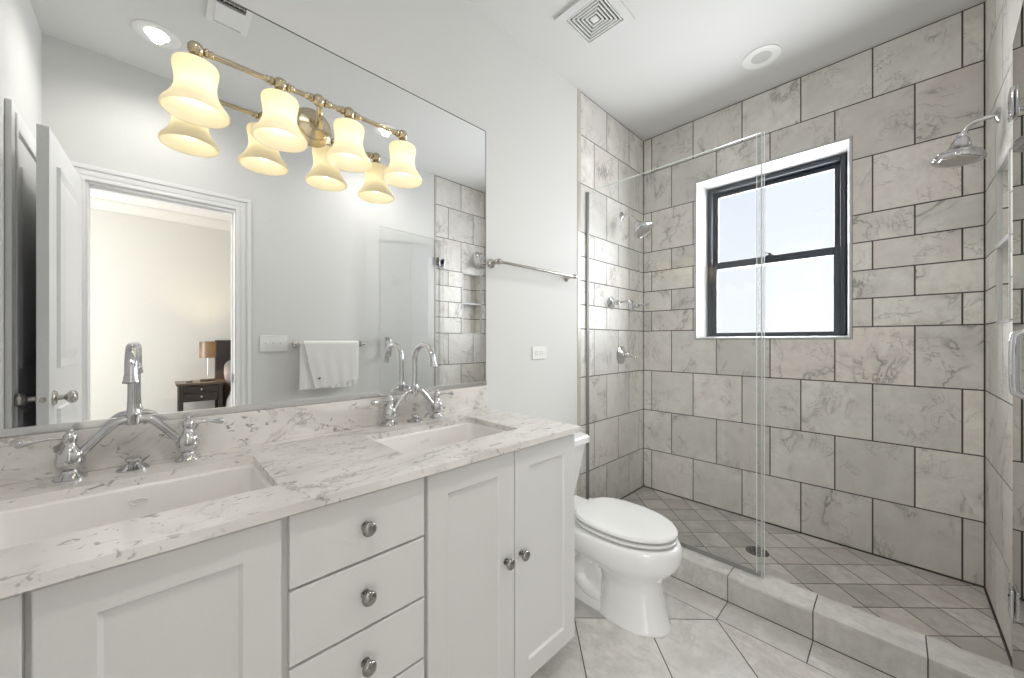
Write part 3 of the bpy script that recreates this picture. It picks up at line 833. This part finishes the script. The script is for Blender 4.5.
# vanity light
ZB = 1.977; XBAR = 0.121
vl = thing('vanity_light', 'four shade nickel vanity light mounted on the mirror', 'light fixture', (0.008, 0.375, ZB))
OX = XBAR - 0.008
mb = MB()
mb.lathe([(0, 0), (0.062, 0), (0.062, .006), (0.054, .012), (0.047, .016), (0.045, .022), (0.020, .030), (0.016, .04), (0, .042)], (0, 0.012, -0.035), (1, 0, 0), 32)
mb.build('backplate', M_satin, vl)
mb = MB()
p = curve([(0.03, .012, -.035), (0.055, .012, -.04), (0.085, .010, -.03), (0.105, .005, -.012), (OX, 0, 0.0)], 6)
mb.tube(p, 0.009, 14)
mb.tube(curve([(0.05, .012, -.042), (0.072, .012, -.066), (0.09, .012, -.07), (0.1, .012, -.058), (0.094, .012, -.047)], 6), [0.0075] * 12 + [0.006] * 13, 12)
mb.ball((0.094, .012, -.047), 0.009)
mb.build('arm', M_satin, vl)
mb = MB()
mb.tube([(OX, -.300, 0), (OX, .300, 0)], 0.0075, 16)
SY = [-0.297, -0.106, 0.094, 0.288]
for yk in SY + [0.0]:
    for d in (-1, 1):
        if abs(yk + d * .02) > .305: continue
        mb.lathe([(0.0075, 0), (0.0125, .003), (0.0125, .008), (0.009, .011), (0.0105, .018), (0.008, .022), (0.0075, .026)], (OX, yk + d * .016, 0), (0, d, 0), 16, cap=False)
    mb.ball((OX, yk, 0), 0.0185)
mb.build('bar', M_satin, vl)
prof_o = [(0.0, -.034), (0.030, -.0342), (0.041, -.0355), (0.0465, -.039), (0.0485, -.046), (0.0475, -.058), (0.0445, -.074), (0.0430, -.090), (0.0445, -.105), (0.0500, -.121), (0.0590, -.137), (0.0680, -.149), (0.0715, -.156), (0.0712, -.162), (0.0695, -.1645)]
prof_i = [(0.0665, -.163), (0.0655, -.155), (0.0570, -.139), (0.0475, -.122), (0.0420, -.105), (0.0405, -.090), (0.042, -.074), (0.045, -.058), (0.0455, -.046), (0.038, -.0385), (0.0, -.0375)]
bulbs = []
for yk in SY:
    mb = MB(); mb.lathe([(0, -.004), (0.012, -.010), (0.015, -.018), (0.026, -.026), (0.029, -.0335), (0.0, -.0338)], (OX, yk, -.004), (0, 0, 1), 20); mb.lathe([(0.013, -.030), (0.013, -.067), (0, -.068)], (OX, yk, -.004), (0, 0, 1), 16)
    mb.build('socket', M_satin, vl)
    mb = MB(); mb.lathe(prof_o + prof_i, (OX, yk, -.004), (0, 0, 1), 40, cap=False)
    sh = mb.build('lamp_shade', M_shade, vl, label='lit cream opal glass bell shade', ang=70)
    mb = MB(); mb.lathe([(0.012, -.068), (0.013, -.074), (0.020, -.088), (0.0255, -.103), (0.026, -.114), (0.022, -.127), (0.013, -.136), (0, -.138)], (OX, yk, -.004), (0, 0, 1), 20)
    mb.build('bulb', M_bulb, sh, label='glowing white bulb')

# ceiling fittings
def downlight(x, y, lit, label):
    t = thing('downlight', label, 'ceiling light', (x, y, H), 'recessed ceiling lights')
    mb = MB(); mb.lathe([(0.048, -.0012), (0.058, -.003), (0.072, -.0065), (0.085, -.0065), (0.092, -.004), (0.0935, -.0005), (0.048, -.0005)], (0, 0, 0), (0, 0, 1), 40, cap=False)
    mb.build('trim_ring', M_plastic, t)
    mb = MB(); mb.lathe([(0, -.0014), (0.0485, -.0014), (0.0485, -.0004), (0, -.0004)], (0, 0, 0), (0, 0, 1), 40, cap=False)
    mb.build('lens', M_lens if lit else M_lensoff, t, label='glowing warm lens' if lit else 'unlit grey lens')
    if lit:
        light('downlight_beam', 'SPOT', (x, y, H - .012), DOWN_W * 6, (1.0, 0.965, 0.90), size=0.03, spot=math.radians(155))
downlight(1.287, 0.009, True, 'lit round ceiling light seen in the mirror above the open door')
downlight(1.294, 1.256, True, 'lit round ceiling light seen in the mirror behind the rightmost lamp shade')
downlight(0.872, 2.45, False, 'unlit round ceiling light over the shower')
ev = thing('exhaust_grille', 'square white ceiling exhaust grille with concentric slots above the toilet', 'vent', (0.365, 1.56, H))
mb = MB(); hole_slab(mb, -.14, .14, -.14, .14, -.012, -.0005, [(-.1, .1, -.1, .1)]); mb.build('grille_frame', M_ceil, ev)
mb = MB(); mb.box(-.1, .1, -.1, .1, -.0015, -.0006); mb.build('duct', M_dark, ev)  # flat black sheet: shade behind the grille put into the colour
for k in range(6):
    o = 0.0945 - k * 0.0155
    mb = MB(); hole_slab(mb, -o, o, -o, o, -.010, -.0017, [(-o + .006, o - .006, -o + .006, o - .006)] if k < 5 else []); mb.build('slat_ring', M_plastic, ev)
rg = thing('supply_register', 'small white ceiling air register with dark slots seen at the mirror top', 'vent', (0.82, 0.262, H))
mb = MB(); hole_slab(mb, -.17, .152, -.082, .082, -.008, -.0005, [(-.13, -.006, -.057, .057)]); mb.build('register_plate', M_plastic, rg)
mb = MB(); mb.box(-.006, .128, -.055, .055, -.014, -.0085, 0.002); mb.box(.128, .131, -.055, .055, -.02, -.008); mb.build('deflector', M_plastic, rg)
mb = MB(); mb.box(-.13, -.006, -.057, .057, -.0012, -.0006); mb.build('duct', M_dark, rg)  # black sheet painted as the shade behind the louvres
for k in range(3):
    mb = MB(); xx = -.105 + k * .035; mb.box(xx, xx + .008, -.056, .056, -.007, -.0014); mb.build('louvre', M_nickel, rg)
for k in range(6):
    mb = MB(); yy = -.048 + k * .019; mb.box(-.129, -.007, yy, yy + .003, -.0055, -.0013); mb.build('louvre', M_nickel, rg)

# ------------------------------------------------------------------ toilet
TY = 1.535
to = thing('toilet', 'white two piece toilet with closed lid beside the vanity', 'toilet', (0, TY, 0))
def egg(x0, x1, ry, z, n=44, back=0.5, e=2.3):
    """plan outline, rounder at the front (x1), squarer at the back"""
    cx = x0 + (x1 - x0) * 0.47; P = []
    for k in range(n):
        a = 2 * math.pi * k / n; c, s_ = math.cos(a), math.sin(a)
        ee = 2.0 if c > 0 else e + 0.6
        rx = (x1 - cx) if c > 0 else (cx - x0)
        P.append((cx + rx * math.copysign(abs(c) ** (2 / ee), c), ry * math.copysign(abs(s_) ** (2 / ee), s_), z))
    return P
mb = MB()
secs = [(0.001, .42, .742, .118), (0.014, .42, .743, .118), (0.03, .435, .735, .111), (0.09, .445, .720, .102), (0.15, .45, .709, .100), (0.19, .44, .709, .106), (0.218, .38, .722, .126), (0.245, .28, .750, .152), (0.275, .21, .776, .172), (0.305, .19, .788, .181), (0.335, .188, .790, .184), (0.352, .19, .786, .182), (0.362, .197, .778, .178), (0.366, .21, .765, .168)]
mb.rings([egg(x0, x1, ry, z) for z, x0, x1, ry in secs])
mb.build('bowl', M_porc, to, ang=60)
mb = MB()
mb.rings([rrect(.07, .56, -.105, .105, z, .05) for z in (0.001, 0.018)] + [rrect(.08, .54, -.088, .088, .035, .05), rrect(.09, .50, -.066, .066, .10, .05), rrect(.06, .45, -.080, .080, .25, .05), rrect(.05, .30, -.13, .13, .365, .04)])
for s in (-1, 1):
    mb.tube(curve([(.48, .050 * s, .24), (.42, .060 * s, .215), (.35, .066 * s, .165), (.335, .068 * s, .11), (.37, .068 * s, .065), (.46, .062 * s, .04)], 6), 0.031, 14)
mb.build('trapway', M_porc, to, ang=60)
mb = MB(); mb.rings([egg(.332, .752, .154, .3725), egg(.322, .767, .163, .377), egg(.320, .769, .165, .385), egg(.328, .760, .157, .3895)]); mb.build('seat', M_porc, to, ang=40)
mb = MB(); mb.rings([egg(.334, .755, .154, .3955), egg(.322, .769, .164, .400), egg(.320, .770, .165, .408), egg(.326, .764, .160, .4145), egg(.36, .73, .135, .418), egg(.43, .66, .08, .4195)])
mb.build('lid', M_porc, to, ang=40)
for s in (-1, 1):
    mb = MB(); mb.lathe([(0, 0), (.015, 0), (.015, .024), (.011, .032), (0, .033)], (.308, .075 * s, .370), (0, 0, 1), 16)
    mb.build('seat_hinge', M_porc, to)
mb = MB(); mb.rings([rrect(.035, .158, -.150, .150, .366, .03), rrect(.028, .166, -.160, .160, .38, .032), rrect(.022, .208, -.204, .204, .650, .035)]); mb.build('tank', M_porc, to, ang=50)
mb = MB(); mb.rings([rrect(.014, .214, -.208, .208, .6505, .035), rrect(.010, .224, -.215, .215, .656, .036), rrect(.010, .224, -.215, .215, .680, .036), rrect(.014, .218, -.210, .210, .692, .034), rrect(.03, .20, -.19, .19, .700, .03)]); mb.build('tank_lid', M_porc, to, ang=50)
mb = MB(); mb.lathe([(0, 0), (.013, 0), (.013, .008), (0, .01)], (.2035, -.15, .610), (1, 0, 0), 16); mb.tube([(.214, -.15, .610), (.218, -.12, .607), (.218, -.085, .603)], [.006, .005, .007], 10); mb.build('flush_lever', M_chrome, to)

# ------------------------------------------------------------------ shower glass
GY = 2.024
gp = thing('glass_panel', 'fixed clear glass shower panel standing on the kerb beside the toilet', 'glass panel', (0, GY, 0.1215))
GX1 = 0.962; GZ1 = 2.179 - 0.1215
mb = MB(); fs = mb.box(0.006, GX1, -.005, .005, 0.004, GZ1)
for f in mb.bm.faces: f.material_index = 0 if abs(f.normal.y) > .5 or abs(f.calc_center_median().y) > .004 else 1
mb.build('glass', [M_glass, M_gedge], gp, smooth=False)
mb = MB(); mb.box(0.0008, 0.012, -.009, -.0055, 0.001, GZ1); mb.box(0.0008, 0.012, .0055, .009, 0.001, GZ1); mb.box(0.0008, 0.0045, -.0055, .0055, 0.001, GZ1); mb.box(0.012, GX1, -.009, -.0055, 0.0005, 0.012); mb.box(0.012, GX1, .0055, .009, 0.0005, 0.012)
mb.build('channel', M_chan, gp)
mb = MB(); mb.box(GX1 - .016, GX1 + .014, -.0085, -.0055, 0.002, GZ1); mb.box(GX1 - .016, GX1 + .014, .0055, .0085, 0.002, GZ1); mb.mi = 1
mb.box(GX1 - .018, GX1 - .0155, -.0086, -.0053, 0.002, GZ1); mb.box(GX1 + .012, GX1 + .0145, -.0086, -.0053, 0.002, GZ1); mb.box(GX1 + .0005, GX1 + .0035, -.0054, .0054, 0.002, GZ1)
mb.build('edge_seal', [M_seal, M_sealedge], gp, smooth=False)

gd = thing('glass_door', 'frameless glass shower door swung open against the right wall', 'shower door', (XR - 0.022, GY, 0.14), rz=math.radians(-3.2))
DYN = 1.36 - GY
mb = MB(); mb.box(-.005, .005, DYN, -.012, 0, 2.039)
for f in mb.bm.faces: f.material_index = 0 if abs(f.calc_center_median().x) > .004 else 1
mb.build('glass', [M_glass, M_gedge], gd, smooth=False)
for zc in (0.235, 1.835):
    mb = MB(); mb.box(-.014, -.0055, -.07, -.006, zc - .045, zc + .045, 0.003); mb.box(.0055, .0125, -.07, -.006, zc - .045, zc + .045, 0.002)
    mb.box(.006, .019, -.030, -.022, zc - .045, zc + .045, 0.002); mb.box(.0135, .0195, -.045, .012, zc - .045, zc + .045, 0.002)
    mb.lathe([(0, -.047), (.008, -.047), (.008, .047), (0, .047)], (.0095, -.004, zc), (0, 0, 1), 14)
    mb.build('hinge', M_chrome, gd)
hy = 1.43 - GY; zc0, zc1 = 1.085 - .14, 1.235 - .14
mb = MB()
for s in (-1, 1):
    p = [(s * .006, hy, zc0)] + curve([(s * .025, hy, zc0), (s * .040, hy, zc0 + .006), (s * .046, hy, zc0 + .022), (s * .046, hy, zc1 - .022), (s * .040, hy, zc1 - .006), (s * .025, hy, zc1)], 6) + [(s * .006, hy, zc1)]
    if s > 0:
        p = [(s * .006, hy, zc0), (s * .014, hy, zc0), (s * .022, hy, zc0 + .003)] + [(s * .026, hy, zc0 + .012), (s * .026, hy, zc1 - .012)] + [(s * .022, hy, zc1 - .003), (s * .014, hy, zc1), (s * .006, hy, zc1)]
    mb.tube(p, 0.0085, 14)
    for z in (zc0, zc1): mb.lathe([(0, 0), (.014, 0), (.014, .004), (0, .005)], (s * .0052, hy, z), (s, 0, 0), 16)
mb.build('pull_handle', M_chrome, gd)

# white edge around the niche opening
mb = MB()
for (a, b, c, d) in ((NY0 - .009, NY0 + .0045, NZ0 - .009, NZ1 + .009), (NY1 - .0045, NY1 + .009, NZ0 - .009, NZ1 + .009), (NY0 + .0045, NY1 - .0045, NZ0 - .009, NZ0 + .0045), (NY0 + .0045, NY1 - .0045, NZ1 - .0045, NZ1 + .009)):
    mb.box(XR - .003, XR + .012, a, b, c, d)
st(mb.build('trim_7', M_white_marble, smooth=False), 'thin white marble edge around the shower wall niche', 'tile edge')
# niche shelf
mb = MB(); mb.box(XR - .0045, XR + .091, NY0 + .005, NY1 - .005, 1.592, 1.610, 0.002)
tag(mb.build('niche_shelf', M_white_marble), 'white marble shelf slab inside the shower wall niche', 'shelf')
tag_n = tag

# shower heads
def shower_head(loc, sgn, big, label):
    t = thing('wall_shower', label, 'shower head', loc, 'bell shower heads')
    mb = MB(); mb.lathe([(0, 0), (.030, 0), (.030, .004), (.024, .009), (.013, .013), (0, .014)], (0, 0, 0), (sgn, 0, 0), 24); mb.build('flange', M_chrome, t)
    mb = MB()
    if big:
        pts = [(0, 0, 0), (.03, 0, .004), (.062, 0, .0), (.086, 0, -.018), (.094, 0, -.040)]; hd = Vector((.14, 0, -1))
    else:
        pts = [(0, 0, 0), (.035, 0, .003), (.07, 0, -.012), (.095, 0, -.04), (.112, 0, -.064)]; hd = Vector((.75, 0, -1))
    pts = [(sgn * a, b, c) for a, b, c in pts]; hd.x *= sgn
    mb.tube(curve(pts, 6), 0.0085, 14); mb.build('shower_arm', M_chrome, t)
    o = Vector(pts[-1]); hd.normalize()
    kk = 1.22 if big else 1.12
    mb = MB(); mb.lathe([(r_ * kk, h_ * kk) for r_, h_ in [(0, -.006), (.012, -.004), (.0155, .004), (.014, .010), (.019, .016), (.024, .028), (.027, .042), (.036, .053), (.052, .062), (.0555, .065), (.0555, .070), (.062, .075), (.0645, .081), (.063, .088), (.058, .090), (.050, .087), (.0, .086)]], o, hd, 36)
    h = mb.build('head', M_chrome, t, ang=40)
    mb = MB()
    mb.lathe([(.048 * kk, .0865 * kk), (.046 * kk, .0895 * kk), (.0, .0905 * kk)], o, hd, 30, cap=False); mb.build('spray_plate', M_nickel, h)
    return t
shower_head((0.0005, 2.462, 2.128), 1, False, 'chrome bell shower head on the left shower wall above the valves')
shower_head((XR - .0005, 2.452, 2.124), -1, True, 'chrome bell shower head on the right shower wall above the niche')

def lever_valve(y, z, label, big=False):
    t = thing('shower_valve', label, 'shower valve', (0.0005, y, z), 'shower controls')
    k = 1.45 if big else 1.0
    mb = MB(); mb.lathe([(0, 0), (.045 * k, 0), (.045 * k, .004), (.038 * k, .009), (.030 * k, .010), (.025 * k, .014), (.015 * k, .018), (.0125, .03), (.0125, .042), (0, .043)], (0, 0, 0), (1, 0, 0), 32); mb.build('escutcheon', M_chrome, t, ang=40)
    mb = MB(); mb.lathe([(0, .038), (.017, .038), (.019, .045), (.017, .054), (.010, .058), (.009, .066), (0, .068)], (0, 0, 0), (1, 0, 0), 20)
    if big: p = curve([(.05, 0, 0), (.058, .03, -.008), (.064, .065, -.018), (.07, .09, -.018)], 6)
    else: p = curve([(.05, 0, 0), (.068, .012, .002), (.095, .018, .004), (.118, .022, .006)], 6)
    mb.tube(p, [.009] * 6 + [.0075] * 8 + [.010] * (len(p) - 14), 12); mb.ball(p[-1], .0115)
    mb.build('lever_handle', M_chrome, t)
lever_valve(2.317, 1.481, 'chrome volume valve nearer the glass, in the upper pair on the left shower wall')
lever_valve(2.602, 1.479, 'chrome volume valve nearer the corner, in the upper pair on the left shower wall')
lever_valve(2.455, 1.111, 'large chrome temperature valve below the pair on the left shower wall', True)
dr = thing('floor_drain', 'round dark metal drain set in the shower floor', 'drain', (0.867, 2.382, ZS + .0003))
mb = MB(); mb.lathe([(0, .0), (.055, 0), (.054, .002), (.047, .003), (0, .003)], (0, 0, 0), (0, 0, 1), 32); mb.build('drain_plate', M_drain, dr)
mb = MB()
for a in range(0, 360, 45):
    for r_ in (.018, .034):
        x, y = r_ * math.cos(math.radians(a)), r_ * math.sin(math.radians(a)); mb.lathe([(0, .0036), (.0052, .0036), (.0052, .003), (0, .003)], (x, y, 0), (0, 0, 1), 8)
mb.build('drain_holes', M_dark, dr)  # flat black discs painted as the shade in the holes

# towel bars
def towel_bar(x, y0, y1, z, sgn, label, wallx):
    t = thing('towel_bar', label, 'towel bar', (wallx, (y0 + y1) / 2, z), 'towel bars')
    L = (y1 - y0) / 2; off = sgn * abs(x - wallx)
    for s in (-1, 1):
        mb = MB(); mb.lathe([(0, 0), (.024, 0), (.024, .004), (.019, .009), (.011, .014), (.0095, .03), (.0095, .048), (.013, .054), (.0145, .062), (.013, .071), (.008, .077), (0, .078)], (0, s * L, 0), (sgn, 0, 0), 22)
        mb.lathe([(.0125, 0), (.0125, .006), (.008, .012), (.0105, .020), (.004, .030), (0, .031)], (off, s * L, 0), (0, s, 0), 16)
        mb.build('post', M_nickel, t, ang=50)
    mb = MB(); mb.tube([(off, -L, 0), (off, L, 0)], 0.0075, 16); mb.build('rail', M_nickel, t)
towel_bar(0.062, 1.20, 1.80, 1.597, 1, 'bare nickel towel bar on the wall above the toilet', 0.0005)
towel_bar(XR - 0.062, 0.748, 1.215, 1.19, -1, 'nickel bar holding the white towel, seen in the mirror', XR - .0005)
# folded towel draped over the bar
tw = thing('hand_towel', 'white terry hand towel folded over the bar, seen in the mirror', 'towel', (XR - .062, 0.985, 1.19))
def drape(y0, y1, zf, zb, r, th, n=16, tilt=0.0, ph=0.0, skew=0.0):
    mb = MB(); path = []
    for k in range(9): path.append((-1, zf + (0 - zf) * k / 8))
    secs = []
    for i in range(n + 1):
        y = y0 + (y1 - y0) * i / n; wv = 0.0025 * math.sin(i * 1.7 + ph) + 0.0015 * math.sin(i * 3.1)
        out = []; inn = []
        zfi = zf + tilt * (i / n - .5)
        def pt(rr):
            P = []
            for k in range(8): P.append((-rr + wv * (1 - k / 8), y + skew * (1 - k / 8) * (1 - i / n), zfi * (1 - k / 8)))
            for k in range(9):
                a = math.pi - math.pi * k / 8; P.append((rr * math.cos(a), y, rr * math.sin(a)))
            for k in range(1, 9): P.append((rr - wv * .3 * k / 8, y, zb * k / 8))
            return P
        secs.append(pt(r + th) + pt(r)[::-1])
    mb.rings(secs); return mb
drape(-.205, .190, -.305, -.32, .0185, .007, tilt=0.05, skew=0.075).build('front_fold', M_towel, tw, ang=60)
drape(-.228, -.03, -.33, -.34, .0095, .006, ph=1.0).build('inner_fold', M_towel, tw, ang=60)
drape(-.03, .150, -.335, -.34, .0095, .006, ph=2.0).build('inner_fold', M_towel, tw, ang=60)
mb = MB(); mb.ball((-.0275, -.105, -.257), .010, (.25, 1.2, .45), 10); mb.ball((-.0275, -.099, -.252), .006, (.3, 1, 1), 8); mb.build('stitched_mark', M_mark, tw, label='small grey stitched mark')

# electrical plates
op = thing('power_outlet', 'white power outlet plate on the wall above the toilet', 'outlet', (0.0005, 1.557, 1.146))
mb = MB(); mb.box(0, .005, -.058, .058, -.035, .035, .002); mb.build('cover_plate', M_plastic, op)
for s in (-1, 1):
    mb = MB(); mb.box(.004, .0075, s * .0195 - .016, s * .0195 + .016, -.014, .014, .003)
    rc = mb.build('receptacle', M_plastic, op)
    mb = MB(); 
    for zz in (-.006, .006): mb.box(.0074, .0078, s * .0195 - .005, s * .0195 + .004, zz - .001, zz + .001)
    mb.build('slots', M_dark, rc)  # flat bars, the slots' inner shade given as black colour
sw = thing('light_switch', 'white wall plate of three toggle switches beside the doorway', 'light switch', (XR - .0005, 0.609, 1.195))
mb = MB(); mb.box(-.005, 0, -.084, .084, -.057, .057, .002); mb.build('cover_plate', M_plastic, sw)
for k in (-1, 0, 1):
    mb = MB(); mb.box(-.007, -.004, k * .046 - .006, k * .046 + .006, -.013, .013, .001); mb.box(-.017, -.006, k * .046 - .0045, k * .046 + .0045, .0, .009, .002); mb.build('toggle', M_plastic, sw)

# ------------------------------------------------------------------ bedroom furniture
ns = thing('nightstand', 'dark wood two drawer nightstand beside the bed', 'nightstand', (4.53, 0.40, 0))
mb = MB(); mb.box(-.22, .22, -.225, .225, .695, .72, .004); mb.build('top', M_woodtop, ns)
mb = MB(); mb.box(-.195, .20, -.19, .19, .50, .694); mb.build('body', M_wood, ns)
for x in (-.185, .185):
    for y in (-.18, .18):
        mb = MB(); mb.box(x - .02, x + .02, y - .02, y + .02, 0.0005, .695, .002); mb.build('leg', M_wood, ns)
mb = MB(); mb.box(-.19, .19, -.18, .18, .16, .18, .002); mb.build('lower_shelf', M_wood, ns)
for z0, z1 in ((.605, .685), (.515, .598)):
    mb = MB(); mb.box(-.207, -.195, -.155, .155, z0, z1, .003); d = mb.build('drawer', M_wood, ns)
    mb = MB(); mb.lathe([(0, 0), (.005, 0), (.005, .01), (.011, .014), (.010, .022), (0, .025)], (-.207, 0, (z0 + z1) / 2), (-1, 0, 0), 12); mb.build('drawer_knob', M_chrome, d)
lp = thing('table_lamp', 'lit table lamp with beige drum shade on the nightstand', 'lamp', (4.56, 0.478, 0.7205))
mb = MB(); mb.box(-.05, .05, -.075, .075, 0, .022, .003); mb.build('lamp_base', M_woodtop, lp)
mb = MB(); mb.tube([(0, 0.0, .022), (0, 0.0, .35)], .005, 12); mb.build('stem', M_chrome, lp)
mb = MB(); mb.lathe([(.082, .285), (.082, .487), (.080, .487), (.080, .285)], (0, 0, 0), (0, 0, 1), 32, cap=False); s_ = mb.build('lamp_shade', M_lampshade, lp, label='beige linen drum shade')
mb = MB(); mb.ball((0, 0, .385), .028); mb.build('bulb', M_lampbulb, lp)
cs = MB(); cs.lathe([(0, 0), (.03, 0), (.03, .012), (0, .014)], (0, 0, 0), (0, 0, 1), 16); o = cs.build('coaster', M_wood); o.location = (4.50, 0.30, .7205); tag(o, 'small dark round object lying on the nightstand top', 'coaster')
bd = thing('bed', 'bed with dark upholstered headboard glimpsed through the doorway', 'bed', (4.3, 1.5, 0))
mb = MB(); mb.box(.47, .56, -.93, .875, 0.0005, 1.225, .01); mb.build('headboard', M_head, bd)
mb = MB(); mb.box(-1.5, .469, -.83, .83, 0.06, .30, .01); 
for x in (-1.4, .4):
    for y in (-.75, .75): mb.box(x - .03, x + .03, y - .03, y + .03, 0.0005, .07)
mb.build('bed_frame', M_head, bd)
mb = MB(); mb.box(-1.48, .45, -.80, .80, .301, .54, .06, 4); mb.build('mattress', M_duvet, bd)
def pillow(name, loc, sx, sy, sz, rot, mat, label, grp=None):
    mb = MB(); n = 20
    secs = []
    for i in range(n + 1):
        ph = math.pi * i / n; r_ = abs(math.sin(ph)) ** 0.5; z = -math.cos(ph) 
        secs.append([(sx * r_ * math.copysign(abs(math.cos(a)) ** .6, math.cos(a)), sy * r_ * math.copysign(abs(math.sin(a)) ** .6, math.sin(a)), sz * z * (1 - .25 * abs(math.cos(a)) ** 4)) for a in [2 * math.pi * k / 24 for k in range(24)]])
    mb.rings(secs, cap=False)
    o = mb.build(name, mat, ang=80); o.location = loc; o.rotation_euler = rot
    return tag(o, label, 'pillow', grp)
pillow('pillow', (4.665, 0.93, .80), .20, .285, .07, (0, math.radians(-70), 0), M_pillow, 'grey pillow leaning on the dark headboard')
pillow('pillow', (4.50, 0.89, .735), .13, .24, .055, (0, math.radians(-68), 0), M_pillow2, 'lavender grey cushion in front of the pillow')
dv = MB(); n1, n2 = 15, 25
def dz_(x, y): return .012 * math.sin(9 * y + 3 * x) + .01 * math.sin(17 * x + 5 * y)
secs = []
for i in range(n1 + 1):
    x = 4.40 - 1.55 * i / n1
    cs_ = []
    for k in range(n2 + 1):
        t = -1 + 2 * k / n2
        if abs(t) < .7: y, zz = 1.5 + t / .7 * .845, .562 + abs(dz_(x, t))
        else: y, zz = 1.5 + math.copysign(.852 + .03 * (abs(t) - .7) / .3 + .01 * abs(dz_(x, t)), t), .548 - (abs(t) - .7) / .3 * .33
        cs_.append(Vector((x, y, zz)))
    low = [Vector((v.x, 1.5 + (v.y - 1.5) * .985, v.z - (.016 if abs(v.y - 1.5) < .848 else 0))) for v in cs_]
    secs.append([tuple(v) for v in cs_] + [tuple(v) for v in low[::-1]])
dv.rings(secs); o = dv.build('duvet', M_duvet, ang=80); tag(o, 'grey rumpled duvet spread over the bed', 'duvet')
